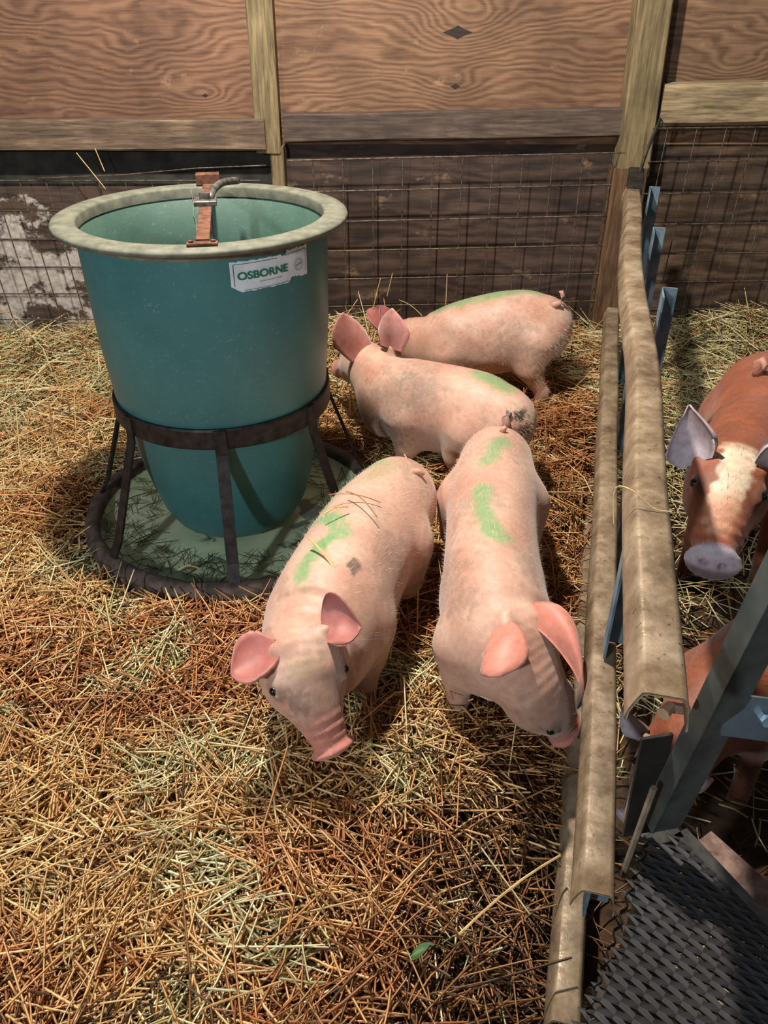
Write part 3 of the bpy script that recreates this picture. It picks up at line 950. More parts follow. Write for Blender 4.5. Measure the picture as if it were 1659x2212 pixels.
def build_pig(name, label, cat, ctrl, legs, ears, head, group=None, paint=(), spots=(), coat='pink', tail=None, h=.0055, ell=(), mat=None, scale=1.0, tailcol=None, base_xy=None, colfn=None):
    """ctrl: axis; head: dict(eye=t, snout=bool); legs: list of polylines [(pt, r)...]; ears: list of kwargs"""
    sw = Sweep(ctrl)
    tip, tt, tl, tu, ta, tb = sw.frame(len(ctrl)-1)
    pts = [sw.P] + [np.array([p for p, r in lg]) for lg in legs]
    allp = np.vstack(pts); pad = .17*scale
    lo = allp.min(0)-pad; hi = allp.max(0)+pad
    lo[2] = max(lo[2], -.16)
    R_ = 4
    nc3 = np.ceil((hi-lo)/(h*R_)).astype(int)+1
    dims = (nc3-1)*R_+1
    st = {}
    def field(Y, first=False):
        S = sw.sdf(Y)
        for (c, axes, rad, k) in ell:
            S = smin(S, sd_ell(Y, c, axes, rad), k)
        for lg in legs:
            d = None
            for (p0, r0), (p1, r1) in zip(lg[:-1], lg[1:]):
                q = sd_cone(Y, p0, p1, r0, r1)
                d = q if d is None else smin(d, q, .015)
            S = smin(S, d, .035)
        if head:
            # jaw and cheeks
            Pj, tj, lj, uj, aj, bj = sw.frame(head['eye']-.35)
            for s_ in (-1, 1):
                S = smin(S, sd_ell(Y, Pj + lj*s_*aj*.55 - uj*bj*.45, (lj, uj, tj), tuple(head.get('cheek', 1.0)*scale*q_ for q_ in (.030, .040, .055))), .03)
            # snout disc with nostrils
            S = smin(S, sd_ell(Y, dc, (tl, dup, dax), (ta*1.34, tb*1.20, .0095*scale)), .010)
            for s_ in (-1, 1):
                nc = dc + tl*s_*ta*.42 + dax*.012*scale
                S = np.maximum(S, -sd_ell(Y, nc, (tl, dup, dax), (.0065*scale, .0085*scale, .014*scale)))
            # wrinkles across the top of the snout
            al = (Y-dc) @ tt
            wr = np.exp(-((al+.040*scale)/(.026*scale))**2)*(((Y-tip) @ tu) > 0)*(np.linalg.norm(Y-tip, axis=1) < .085*scale)
            S = S + .0030*scale*np.sin(al*2*pi/(.019*scale))*wr
            # brow, lids and sockets
            for (ec, outn, lid) in eyes_:
                S = smin(S, sd_ell(Y, lid, (l_, u_, t_), (.012*scale, .010*scale, .020*scale)), .014)
                S = np.maximum(S, -sd_ell(Y, ec + outn*.0135*scale, (outn, norm(np.cross(outn, t_)), t_), (.0085*scale, .0068*scale, .010*scale)))
        for e in ears:
            bs = np.array(e['base'])
            ax_e = norm(((np.array(e['ea'])+np.array(e['eb']))/2) - bs)
            S = smin(S, sd_cone(Y, bs - ax_e*.018*scale, bs + ax_e*.004*scale, .014*scale, .009*scale), .016)
        return S
    eyes = []; eyes_ = []
    if head:
        dc = tip + tt*ta*.55
        dax = norm(tt + tu*head.get('disc_up', .15)); dup = norm(tu - dax*(tu @ dax))
        P_, t_, l_, u_, a_, b_ = sw.frame(head['eye'])
        for s_ in (-1, 1):
            ec = P_ + l_*s_*a_*.80 + u_*b_*.56
            outn = norm(l_*s_*.75 + u_*.55 + t_*.15)
            eyes_.append((ec, outn, ec + u_*.004*scale)); eyes.append((ec + outn*.0055*scale, outn))
    gc = [lo[i]+np.arange(nc3[i])*h*R_ for i in range(3)]
    Sc = field(np.stack(np.meshgrid(*gc, indexing='ij'), -1).reshape(-1, 3)).reshape(nc3)
    near = [np.clip((np.arange(dims[i])+R_//2)//R_, 0, nc3[i]-1) for i in range(3)]
    Sn = Sc[np.ix_(*near)]
    G = np.where(Sn < 0, -.05, .05)
    sel = np.argwhere(np.abs(Sn) < 6.0*h)
    G[tuple(sel.T)] = field(lo + sel*h)
    V, Q = surface_nets(G, lo, h)
    # one light smoothing pass keeps the skin even
    for _ in range(2):
        acc = np.zeros_like(V); c = np.zeros(len(V))
        for a, b_ in ((0, 1), (1, 2), (2, 3), (3, 0)):
            np.add.at(acc, Q[:, a], V[Q[:, b_]]); np.add.at(acc, Q[:, b_], V[Q[:, a]])
            np.add.at(c, Q[:, a], 1); np.add.at(c, Q[:, b_], 1)
        V = V*.55 + .45*acc/c[:, None]
    # colours
    L, U, W, A, B, T = sw.local(V)
    na, nb, nc_ = SNoise(31, .12, dim=3)(V), SNoise(37, .035, dim=3)(V), SNoise(41, .3, dim=3)(V)
    if coat == 'pink':
        col = PINK + (PALE-PINK)*np.clip(.45+.35*na, 0, 1)[:, None]
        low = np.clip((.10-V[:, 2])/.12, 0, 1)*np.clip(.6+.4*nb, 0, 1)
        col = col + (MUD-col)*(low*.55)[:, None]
        grime = np.clip((nc_+.5*nb+.3*na-.35)*1.2, 0, 1)*.34
        col = col + (MUD*1.3-col)*grime[:, None]
    else:
        col = BROWN*(1+.16*na+.10*nb)[:, None]
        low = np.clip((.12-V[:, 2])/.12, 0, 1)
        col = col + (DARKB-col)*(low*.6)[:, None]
    if head:
        al = (V-tip) @ tt
        sn = sstep(-.095*scale, -.005, al)*sstep(len(ctrl)-3.2, len(ctrl)-1.9, T)
        sc_ = RED if coat == 'pink' else LILAC
        if coat != 'pink': sn = sstep(-.004, .012, al)*(T > len(ctrl)-2.2)
        col = col + (sc_-col)*(np.clip(sn, 0, 1)*(.68 if coat == 'pink' else 1.0))[:, None]
        for ec, on in eyes:
            de = np.linalg.norm(V-ec, axis=1)
            k = np.clip(1-(de/(.030*scale)), 0, 1)*.75
            col = col + (MUD*.55-col)*k[:, None]
        for s_ in (-1, 1):
            ncn = dc + tl*s_*ta*.42 + dax*.008*scale
            k = np.clip(1-np.linalg.norm(V-ncn, axis=1)/(.010*scale), 0, 1)
            col = col + (MUD*.3-col)*k[:, None]
    for (c, r, cc_, kk) in spots:
        d = np.linalg.norm(V-np.array(c), axis=1) + r*(.45*nb+.25*SNoise(77, .016, dim=3)(V))
        k = sstep(r, r*.35, d)*kk
        col = col + (np.array(cc_)-col)*k[:, None]
    for (pl, wd, kk) in paint:
        d = seg_dist(V, pl) + .012*nb*.6 + .006*na
        up_ok = sstep(-.2, .35, U/B)
        k = sstep(wd*1.2, wd*.3, d)*np.minimum(kk*1.12, 1)*up_ok*np.clip(1.0+.25*nb, .5, 1)
        col = col + (GREEN-col)*k[:, None]
    if colfn is not None:
        col = colfn(V, col, L, U, A, B, T, na, nb)
    V0, T0 = V, T
    fn = np.cross(V[Q[:, 2]]-V[Q[:, 0]], V[Q[:, 3]]-V[Q[:, 1]])
    N0 = np.zeros_like(V)
    for k_ in range(4): np.add.at(N0, Q[:, k_], fn)
    N0 /= np.linalg.norm(N0, axis=1)[:, None]+1e-12
    if np.mean((N0*(V-V.mean(0))).sum(1)) < 0: N0 = -N0
    Vs, Fs, Cs = [V], [tuple(q) for q in Q.tolist()], [col]
    nV = len(V)
    for i, e in enumerate(ears):
        kw = {k: v for k, v in e.items() if k not in ('col_in', 'col_out', 'tipcol')}
        ev, ef, inn_, uu = ear_mesh(seed=i+5, **kw)
        ci = np.array(e.get('col_in', EARC)); co = np.array(e.get('col_out', PINK*.9+EARC*.1))
        cc_ = ci*inn_[:, None] + co*(1-inn_)[:, None]
        cc_ = cc_*(1+.12*SNoise(51+i, .03, dim=3)(ev))[:, None]
        if 'tipcol' in e:
            cc_ = cc_ + (np.array(e['tipcol'])-cc_)*sstep(.7, .95, uu)[:, None]
        Vs.append(ev); Fs += [tuple(k+nV for k in f) for f in ef]; Cs.append(cc_); nV += len(ev)
    if tail is not None:
        tv, tf = tube(tail[0], tail[1], 8)
        tv = np.array(tv); Vs.append(tv); Fs += [tuple(k+nV for k in f) for f in tf]
        f_ = np.repeat(np.linspace(0, 1, len(tail[0])), 8)[:, None]
        c0 = (PINK if coat == 'pink' else BROWN); c1 = np.array(tailcol if tailcol is not None else PINK)
        Cs.append(c0*(1-f_)+c1*f_); nV += len(tv)
    V = np.vstack(Vs); col = np.clip(np.vstack(Cs), 0.004, 1)
    bx = sw.P[len(sw.P)//3]
    root = empty(name, (float(bx[0]), float(bx[1]), 0.0), label, cat, group)
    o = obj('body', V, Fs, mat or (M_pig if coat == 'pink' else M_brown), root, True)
    add_col(o.data, col)
    hn = 9000
    r_ = np.random.default_rng(3); pick = r_.integers(0, len(V0), hn)
    base = V0[pick]; ti = np.clip((T0[pick]/(len(ctrl)-1)*(len(sw.P)-1)).astype(int), 0, len(sw.P)-1)
    nrm = N0[pick]
    dr = -sw.t[ti]*.8 + nrm*.38 + r_.normal(0, .22, (hn, 3)) + np.array([0, 0, -.25]); dr /= np.linalg.norm(dr, axis=1)[:, None]
    sdv = np.cross(dr, nrm); sdv /= np.linalg.norm(sdv, axis=1)[:, None]+1e-9
    ln_ = r_.uniform(.007, .016, hn)[:, None]
    hv = np.stack([base-sdv*.00028, base+sdv*.00028, base+dr*ln_], 1).reshape(-1, 3)
    hairo = obj('hair', hv, np.arange(hn*3).reshape(-1, 3).tolist(), M_hair if coat == 'pink' else M_hairb, root)
    hairo['kind'] = 'stuff'
    for ec, on in eyes:
        ev, ef = [], []
        a1 = norm(np.cross(on, [0, .3, 1])); a2 = np.cross(on, a1)
        for i in range(7):
            th = pi*i/6
            for k in range(10):
                ph = 2*pi*k/10
                ev.append(ec + .0088*scale*(on*cos(th) + (a1*cos(ph)+a2*sin(ph))*sin(th)))
        for i in range(6):
            for k in range(10):
                ef.append((i*10+k, i*10+(k+1) % 10, (i+1)*10+(k+1) % 10, (i+1)*10+k))
        obj('eye', ev, ef, M_eye, root, True)
    return root, sw

def surf(sw, px, py, lift=0.0, t0=None):
    """point on a pig's skin seen at a photo pixel (lift: how far in front of it)"""
    d = norm(ray(px, py)); o_ = np.array([0, 0, CAM_H])
    t = .5; best = (9, t)
    for _ in range(70):
        q = float(sw.sdf((o_+d*t)[None])[0])
        if abs(q) < best[0]: best = (abs(q), t)
        if q < .0005 or t > 4: break
        t += max(q*.7, .002)
    t = best[1] if t0 is None else t0
    return o_ + d*(t-lift)
def ear_px(sw, base, tip, ea, eb, **kw):
    """ear laid out from the skin point at its base; lifts are distances towards the viewer"""
    b0 = surf(sw, base[0], base[1])
    tb_ = np.linalg.norm(b0-np.array([0, 0, CAM_H]))
    g_ = lambda q: surf(sw, q[0], q[1], q[2], tb_)
    return dict(base=g_(base), tip=g_(tip), ea=g_(ea), eb=g_(eb), **kw)
def tail_px(sw, base, pts, radii):
    b0 = surf(sw, base[0], base[1]); tb_ = np.linalg.norm(b0-np.array([0, 0, CAM_H]))
    return ([surf(sw, base[0], base[1], -.01, tb_)] + [surf(sw, q[0], q[1], q[2], tb_) for q in pts], radii)
def hams(ctrl, i_h=2, i_s=5, k=1.0):
    P = [np.array(c[0]) for c in ctrl]; out = []
    for idx, lat_, rad, dz in ((i_h, .052, (.062, .105, .085), -.03), (i_s, .050, (.056, .100, .070), -.035)):
        t = norm((P[idx+1]-P[idx-1])*np.array([1, 1, 0])); l = np.cross(t, [0, 0, 1.0])
        for s_ in (-1, 1):
            out.append((P[idx]+l*s_*lat_*k+np.array([0, 0, dz*k]), (l, np.array([0, 0, 1.0]), t), tuple(r*k for r in rad), .03))
    return out
def leg(top, knee, foot, r=(.05, .030, .021)):
    return [(np.array(top), r[0]), (np.array(knee), r[1]), (np.array(foot), r[2])]
def topc(px, py, ztop, b):
    p = at(px, py, ztop); p[2] -= b
    return p

def std_legs(sw_ctrl, i_front, i_hind, zf=-.03, wf=.075, wh=.080, spread=.0):
    """four legs under the shoulder and hip control points"""
    P = [np.array(c[0]) for c in sw_ctrl]
    out = []
    for idx, w, hind in ((i_front, wf, False), (i_hind, wh, True)):
        t = norm((P[idx+1]-P[idx-1])*np.array([1, 1, 0]) if idx > 0 else (P[1]-P[0])*np.array([1, 1, 0]))
        l = np.cross(t, [0, 0, 1.0])
        for s in (-1, 1):
            c = P[idx] + l*s*w
            gz = float(ground([c[:2]])[0]) + zf
            zt = P[idx][2]-.02
            if hind:
                out.append([(np.array([*c[:2], zt]), .062), (np.array([*(c[:2]+t[:2]*.02), zt*.62]), .045), (np.array([*(c[:2]-t[:2]*.035), max(gz+.10, .07)]), .024), (np.array([*(c[:2]-t[:2]*.025), gz]), .020)])
            else:
                out.append([(np.array([*c[:2], zt]), .058), (np.array([*(c[:2]-t[:2]*.01), zt*.55]), .036), (np.array([*(c[:2]+t[:2]*.005), max(gz+.07, .05)]), .022), (np.array([*c[:2], gz]), .021)])
    return out

GRP = 'pink pigs in the straw pen'
CAMV = np.array([0, -.83, .55])
MUDT = np.array(lin(70, 60, 54)[:3])

# --- pig walking towards the camera, head lowered
def c3(px, py, zt, a, b_): return (topc(px, py, zt, b_), a, b_)
ctrlA = [c3(866, 1000, .300, .060, .075), c3(848, 1004, .350, .106, .118), c3(806, 1046, .367, .120, .132), c3(756, 1118, .370, .122, .138), c3(708, 1205, .368, .124, .142), c3(676, 1280, .358, .112, .126), (np.array([-.146, 1.102, .250]), .092, .098),
         (np.array([-.147, 1.060, .264]), .083, .078), (at(666, 1482, .243), .073, .060), (at(690, 1545, .203), .047, .043), (at(712, 1597, .166), .0330, .031)]
ctrlA = rump(ctrlA)
sA = Sweep(ctrlA)
paintA = [([surf(sA, *q) for q in ((812, 1000), (760, 1022), (716, 1068), (700, 1100))], .028, .7), ([surf(sA, *q) for q in ((700, 1118), (730, 1132), (735, 1150), (700, 1172))], .026, .9), ([surf(sA, *q) for q in ((690, 1180), (662, 1212), (652, 1245))], .028, .85), ([surf(sA, *q) for q in ((845, 1002), (790, 1040))], .03, .3)]
earsA = [ear_px(sA, (600, 1402, .0), (497, 1452, .005), (530, 1376, -.03), (552, 1480, .02), toward=CAMV, cup=.45, base_w=.40, fan=.62, thick=.005, ragged=.03),
         ear_px(sA, (702, 1362, .0), (778, 1352, .015), (718, 1284, .0), (742, 1398, .03), toward=CAMV, cup=.55, base_w=.42, fan=.55, thick=.005, tipcol=EARC*.8)]
legsA = std_legs(ctrlA, 4, 2)
pigA, _ = build_pig('pig', 'pink pig walking towards the camera with straw stuck on its green-marked back', 'pig', ctrlA, legsA, earsA, dict(eye=7.85, disc_up=.02, cheek=.9), GRP, paintA, h=.0046, ell=hams(ctrlA, 2, 4),
    spots=[(surf(sA, 772, 1222), .026, MUD*.8, .8), (surf(sA, 640, 1520), .032, MUD*1.5, .55), (surf(sA, 652, 1440), .03, np.array(lin(170, 150, 110)[:3]), .5), (surf(sA, 860, 1210), .06, MUD*1.5, .35)], tail=tail_px(sA, (890, 1020), [(905, 1018, -.01), (916, 1026, -.01)], [.010, .008, .005]))

# --- pig nosing at the divider
def w3(x, y, zt, a, b_): return (np.array([x, y, zt-b_]), a, b_)
ctrlB = [c3(1080, 940, .290, .055, .070), c3(1078, 935, .345, .100, .112), c3(1074, 975, .362, .112, .128), c3(1072, 1070, .362, .106, .132), c3(1076, 1170, .358, .109, .136), c3(1090, 1262, .342, .114, .134), w3(.250, 1.140, .318, .098, .112),
         (np.array([.284, 1.098, .178]), .070, .070), (np.array([.316, 1.094, .124]), .056, .056), (np.array([.342, 1.104, .080]), .041, .040), (np.array([.360, 1.112, .048]), .033, .031)]
ctrlB = rump(ctrlB)
sB = Sweep(ctrlB)
earsB = [ear_px(sB, (1092, 1350, .0), (1082, 1466, .075), (1036, 1440, .06), (1140, 1412, .06), toward=CAMV, cup=-.30, base_w=.32, fan=.74, thick=.005, col_in=np.array(lin(206, 132, 112)[:3]), col_out=EARC, ragged=.05),
         ear_px(sB, (1158, 1328, .0), (1246, 1530, .03), (1232, 1330, .03), (1240, 1440, .05), toward=CAMV, cup=-.6, base_w=.55, fan=.42, thick=.006, col_in=np.array(lin(206, 128, 110)[:3]), col_out=EARC, tipcol=MUDT*.6)]
paintB = [([surf(sB, *q) for q in ((1082, 950), (1052, 992))], .030, .75), ([surf(sB, *q) for q in ((1042, 1060), (1046, 1100), (1062, 1150))], .030, .8), ([surf(sB, *q) for q in ((1058, 1142), (1086, 1160))], .028, .6)]
pigB, _ = build_pig('pig', 'pink pig with green back marks, head down against the divider rails', 'pig', ctrlB, std_legs(ctrlB, 5, 2), earsB, dict(eye=7.9, cheek=.75), GRP, paintB, ell=hams(ctrlB, 2, 4),
    spots=[(surf(sB, 1000, 1290), .05, MUD*1.6, .4)], tail=tail_px(sB, (1084, 934), [(1088, 926, .0), (1093, 921, .0)], [.010, .008, .005]))

# --- pig standing with its hindquarters to the right, looking away
ctrlC = [w3(.408, 2.035, .300, .058, .075), w3(.322, 2.095, .356, .104, .117), w3(.285, 2.118, .372, .114, .130), w3(.215, 2.165, .372, .114, .136), w3(.105, 2.235, .365, .112, .138), w3(.020, 2.300, .362, .098, .122), w3(-.035, 2.360, .368, .076, .095),
         (np.array([-.072, 2.425, .290]), .064, .066), (np.array([-.098, 2.480, .255]), .050, .050), (np.array([-.122, 2.530, .225]), .038, .037), (np.array([-.138, 2.565, .205]), .033, .030)]
ctrlC = rump(ctrlC)
sC = Sweep(ctrlC)
earsC = [dict(base=aty(782, 768, 2.36), tip=aty(736, 674, 2.31), ea=aty(726, 750, 2.30), eb=aty(790, 712, 2.37), toward=-CAMV, cup=.35, base_w=.75, fan=.30, point=1.25, col_out=np.array(lin(212, 146, 136)[:3])),
         dict(base=aty(846, 752, 2.30), tip=aty(852, 664, 2.28), ea=aty(814, 708, 2.33), eb=aty(880, 728, 2.25), toward=-CAMV, cup=.35, base_w=.7, fan=.32, point=1.35, col_out=np.array(lin(212, 146, 136)[:3]))]
paintC = [([np.array([.275, 2.13, 0]), np.array([.345, 2.085, 0])], .040, .8)]
pigC, _ = build_pig('pig', 'pink pig with dark smudges by its tail, seen from behind between two other pigs', 'pig', ctrlC, std_legs(ctrlC, 4, 2), earsC, dict(eye=7.8), GRP, paintC, ell=hams(ctrlC, 2, 5),
    spots=[(surf(sC, 1128, 903), .030, MUD*.3, .95), (surf(sC, 1124, 925), .034, MUD*.5, .7), (surf(sC, 840, 850), .09, MUD*1.8, .4), (surf(sC, 905, 835), .07, MUD*1.9, .4), (surf(sC, 850, 930), .08, MUD*1.4, .45)],
    tail=tail_px(sC, (1096, 935), [(1093, 920, .012), (1092, 902, .018), (1097, 892, .012), (1103, 896, .008)], [.013, .012, .0115, .009, .006]), tailcol=MUDT)

# --- pig furthest back, standing side-on
ctrlD = [w3(.668, 2.735, .345, .058, .078), w3(.540, 2.735, .404, .108, .124), w3(.505, 2.74, .416, .114, .136), w3(.445, 2.745, .412, .115, .146), w3(.355, 2.755, .390, .112, .146), w3(.245, 2.77, .352, .108, .134), w3(.158, 2.785, .315, .086, .105),
         (np.array([.085, 2.81, .215]), .068, .070), (np.array([.03, 2.83, .165]), .052, .052), (np.array([-.02, 2.85, .125]), .038, .038), (np.array([-.055, 2.86, .10]), .033, .030)]
ctrlD = rump(ctrlD)
sD = Sweep(ctrlD)
earsD = [dict(base=aty(838, 715, 2.76), tip=aty(796, 668, 2.76), ea=aty(800, 700, 2.73), eb=aty(838, 672, 2.78), toward=CAMV, cup=.4, base_w=.6, fan=.45),
         dict(base=aty(850, 720, 2.71), tip=aty(826, 660, 2.70), ea=aty(822, 690, 2.68), eb=aty(862, 690, 2.71), toward=CAMV, cup=.4, base_w=.6, fan=.45)]
paintD = [([np.array([.20, 2.775, 0]), np.array([.40, 2.74, 0]), np.array([.53, 2.745, 0])], .036, .8)]
pigD, _ = build_pig('pig', 'pink pig furthest back, standing side-on by the wire mesh with its curly tail up', 'pig', ctrlD, std_legs(ctrlD, 5, 1, wf=.07), earsD, dict(eye=7.8), GRP, paintD, ell=hams(ctrlD, 2, 5),
    spots=[(surf(sD, 1110, 750), .10, MUD*1.9, .4), (surf(sD, 1000, 760), .08, MUD*1.9, .3)], tail=tail_px(sD, (1190, 658), [(1200, 658, .0), (1210, 653, .0), (1216, 641, .0), (1213, 630, .0), (1208, 632, .0)], [.013, .0115, .010, .008, .007, .005]))

# --- brown pig in the next pen, facing the camera
S_ = 1.22
ctrlE = [w3(1.09, 2.08, .40, .08, .10), w3(1.055, 2.03, .468, .125, .145), w3(1.02, 1.94, .500, .138, .165), w3(.975, 1.83, .510, .140, .170), w3(.92, 1.725, .510, .130, .158), w3(.855, 1.635, .512, .112, .130), (np.array([.79, 1.540, .402]), .094, .105),
         (at(1577, 1035, .428), .086, .078), (at(1562, 1098, .405), .070, .062), (at(1550, 1150, .382), .054, .048), (at(1543, 1192, .362), .0420, .038)]
ctrlE = rump(ctrlE)
sE = Sweep(ctrlE)
earsE = [ear_px(sE, (1508, 1000, .0), (1484, 878, .03), (1446, 985, -.02), (1552, 940, .03), toward=CAMV, cup=.5, base_w=.6, fan=.36, point=1.5, col_in=LILAC, col_out=LILAC*.8, thick=.006),
         ear_px(sE, (1650, 1020, .0), (1712, 945, .03), (1650, 960, .03), (1712, 1040, -.01), toward=CAMV, cup=.45, base_w=.6, fan=.40, point=1.5, col_in=LILAC, col_out=LILAC*.8, thick=.006)]
def colE(V, col, L, U, A, B, T, na, nb):
    # white blaze down the forehead and a pale bridge, dark muzzle
    t = T
    blaze = sstep(.55, .35, np.abs(L/A)+.16*nb)*sstep(6.85, 7.1, t)*sstep(8.7, 8.1, t)*(U > 0)
    col = col + (WHITEF-col)*np.clip(blaze, 0, 1)[:, None]*.9
    br = sstep(.7, .35, np.abs(L/A)+.15*nb)*sstep(7.8, 8.4, t)*sstep(10.0, 9.2, t)*(U > 0)
    col = col + (np.array(lin(206, 152, 120)[:3])-col)*np.clip(br, 0, 1)[:, None]*.8
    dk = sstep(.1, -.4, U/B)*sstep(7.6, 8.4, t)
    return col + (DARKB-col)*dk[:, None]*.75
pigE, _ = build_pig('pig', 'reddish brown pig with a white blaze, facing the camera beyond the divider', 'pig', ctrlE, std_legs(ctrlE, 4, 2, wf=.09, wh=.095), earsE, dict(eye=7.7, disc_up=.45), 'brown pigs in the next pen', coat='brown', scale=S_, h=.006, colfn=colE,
    tail=tail_px(sE, (1640, 812), [(1636, 800, -.005), (1638, 784, .0), (1647, 778, .005), (1653, 788, .008), (1650, 800, .01)], [.016, .014, .012, .010, .008, .006]))
# --- second brown pig lying along the divider, mostly hidden
ctrlG = [w3(.965, 1.27, .20, .06, .07), w3(.93, 1.255, .245, .105, .105), w3(.86, 1.22, .265, .115, .125), w3(.78, 1.175, .268, .115, .13), w3(.70, 1.125, .250, .105, .125), w3(.64, 1.085, .215, .088, .10), w3(.595, 1.05, .18, .072, .080),
         (np.array([.560, 1.025, .045]), .064, .064), (np.array([.530, .995, .015]), .050, .050), (np.array([.505, .97, -.012]), .038, .037), (np.array([.488, .955, -.03]), .032, .030)]
ctrlG = rump(ctrlG)
sG = Sweep(ctrlG)
Pg, tg, lg_, ug, ag, bg_ = sG.frame(6.6)
earsG = []
for s_ in (-1, 1):
    b0 = Pg + lg_*s_*ag*.75 + ug*bg_*.75
    earsG.append(dict(base=b0, tip=b0 + lg_*s_*.05 + ug*.04 - tg*.02, ea=b0 + lg_*s_*.022 + ug*.042 - tg*.03, eb=b0 + lg_*s_*.035 + ug*.005 + tg*.02, toward=tg, cup=.4, base_w=.6, fan=.4, point=1.5, col_in=LILAC*.8, col_out=BROWN))
pigG, _ = build_pig('pig', 'reddish brown pig with lowered head behind the steel post, mostly hidden', 'pig', ctrlG, std_legs(ctrlG, 4, 2, zf=-.02), earsG, dict(eye=7.8), 'brown pigs in the next pen', coat='brown', h=.006)

# ------------------------------------------------------------------ straw bedding
def strands(P0, ang, length, width, z0, pitch, bend, col, name, label):
    n = len(P0)
    d = np.stack([np.cos(ang)*np.cos(pitch), np.sin(ang)*np.cos(pitch), np.sin(pitch)], 1)
    side = np.stack([-np.sin(ang), np.cos(ang), np.zeros(n)], 1)
    up = np.cross(d, side)
    c = np.column_stack([P0, z0])
    bdir = side*bend[:, :1] + up*bend[:, 1:2]
    rings = [c - d*length[:, None]/2, c + bdir*length[:, None], c + d*length[:, None]/2]
    V = np.zeros((n, 9, 3))
    for i, r in enumerate(rings):
        w = width*(1.0 if i == 1 else .85)
        for k, a in enumerate((pi/2, pi/2+2*pi/3, pi/2+4*pi/3)):
            V[:, i*3+k] = r + w[:, None]*.5*(side*cos(a)*1.25 + up*sin(a)*.85)
    base = np.arange(n)[:, None]*9
    fq = []
    for i in range(2):
        for k in range(3):
            fq.append([i*3+k, i*3+(k+1) % 3, i*3+3+(k+1) % 3, i*3+3+k])
    fq = np.array(fq)
    F = (base[:, :, None] + fq[None]).reshape(-1, 4)
    me = bpy.data.meshes.new(name)
    me.vertices.add(n*9); me.vertices.foreach_set('co', V.reshape(-1).astype(np.float32))
    me.loops.add(len(F)*4); me.loops.foreach_set('vertex_index', F.reshape(-1).astype(np.int32))
    me.polygons.add(len(F)); me.polygons.foreach_set('loop_start', np.arange(0, len(F)*4, 4, dtype=np.int32))
    me.update(calc_edges=True)
    a = me.color_attributes.new('Col', 'FLOAT_COLOR', 'POINT')
    rgba = np.ones((n, 9, 4), np.float32); rgba[:, :, :3] = col[:, None, :]
    a.data.foreach_set('color', rgba.ravel())
    me.materials.append(M_straw)
    o = bpy.data.objects.new(name, me); link(o)
    return o

M_straw = attr_mat('straw', 'Col', .48, 40, .18, 0, spec=.5)
def pal(*c): return np.array([lin(*q)[:3] for q in c])
GOLD = pal((220, 182, 122), (204, 158, 100), (232, 202, 146), (186, 136, 80), (212, 170, 112))
RUST = pal((186, 124, 72), (166, 104, 58), (206, 146, 90), (142, 90, 50), (216, 164, 108))
HAYG = pal((206, 194, 142), (186, 174, 120), (224, 214, 170), (160, 150, 100), (232, 220, 172))
DIRT = pal((112, 76, 44), (88, 60, 36), (140, 98, 58), (70, 48, 30), (160, 116, 72))
n5, n6, n7 = SNoise(61, .75), SNoise(62, .28), SNoise(63, .9)
def straw_layer(n, x0, x1, y0, y1, len_rng, w_rng, lift, seed, pitch_sd=.16):
    r = np.random.default_rng(seed)
    P = np.column_stack([r.uniform(x0, x1, n), r.uniform(y0, y1, n)])
    L = P @ SV[:2] - FL
    # keep clear of the pan, thin out the next pen's trodden floor, keep inside the wall
    rad = np.hypot(P[:, 0]-FX, P[:, 1]-FY)
    k = rad > .43
    keepR = .10 + .90*sstep(1.9, 2.8, P[:, 1])
    k &= ~((L > 0) & (r.uniform(0, 1, n) > keepR))
    k &= ~((L > .02) & (P[:, 1] < 1.25) & (r.uniform(0, 1, n) > .25))
    k &= ~((np.abs(L) < .035) & (P[:, 1] < 2.6))
    trod = (L > -.42) & (L <= 0) & (P[:, 1] < 1.0)
    k &= ~(trod & (r.uniform(0, 1, n) > .45))
    P, L, rad = P[k], L[k], rad[k]; n = len(P)
    ang = n7(P)*2.4 + r.normal(0, .95, n)
    ln = r.uniform(*len_rng, n)*(.6+.8*r.uniform(0, 1, n)); wd = r.uniform(*w_rng, n)
    pitch = r.normal(0, pitch_sd, n)
    # keep ends off the pan rim and the wall
    ln = np.minimum(ln, np.maximum(.05, (rad-.385)*1.9))
    end = np.abs(np.sin(ang))*ln/2
    P[:, 1] = np.minimum(P[:, 1], 3.275-end)
    z = ground(P) + r.uniform(0, lift, n) + np.abs(np.sin(pitch))*ln*.30
    bend = np.column_stack([r.normal(0, .05, n), np.abs(r.normal(0, .035, n))])
    # colour patches: golden straw, rusty straw, greenish hay, trodden dirt
    a, b_ = n5(P)+.35*n6(P), n6(P+7.3)+.6*n5(P-3.1)
    pick = r.integers(0, 5, n)
    col = GOLD[pick]
    rust = r.uniform(0, 1, n) < sstep(-.1, .55, a); col = np.where(rust[:, None], RUST[pick], col)
    hay = r.uniform(0, 1, n) < sstep(.15, .9, b_)*.85; hay |= (L > 0) & (r.uniform(0, 1, n) < .8)
    hay |= (P[:, 1] > 2.75) & (P[:, 0] < -.2) & (r.uniform(0, 1, n) < .6)
    col = np.where(hay[:, None], HAYG[pick], col)
    rightw = sstep(.0, .45, P[:, 0])*(L < 0)*sstep(2.9, 2.4, P[:, 1]); rr = r.uniform(0, 1, n) < rightw*.6
    col = np.where(rr[:, None], RUST[pick], col)
    dirt = r.uniform(0, 1, n) < np.clip(sstep(-.36, -.12, L)*sstep(1.25, .8, P[:, 1])*.8 + .06 + .22*sstep(.7, .45, P[:, 1]), 0, 1)
    col = np.where(dirt[:, None], DIRT[pick], col)
    col = col*r.uniform(.80, 1.25, (n, 1))
    return P, ang, ln, wd, z, pitch, bend, col
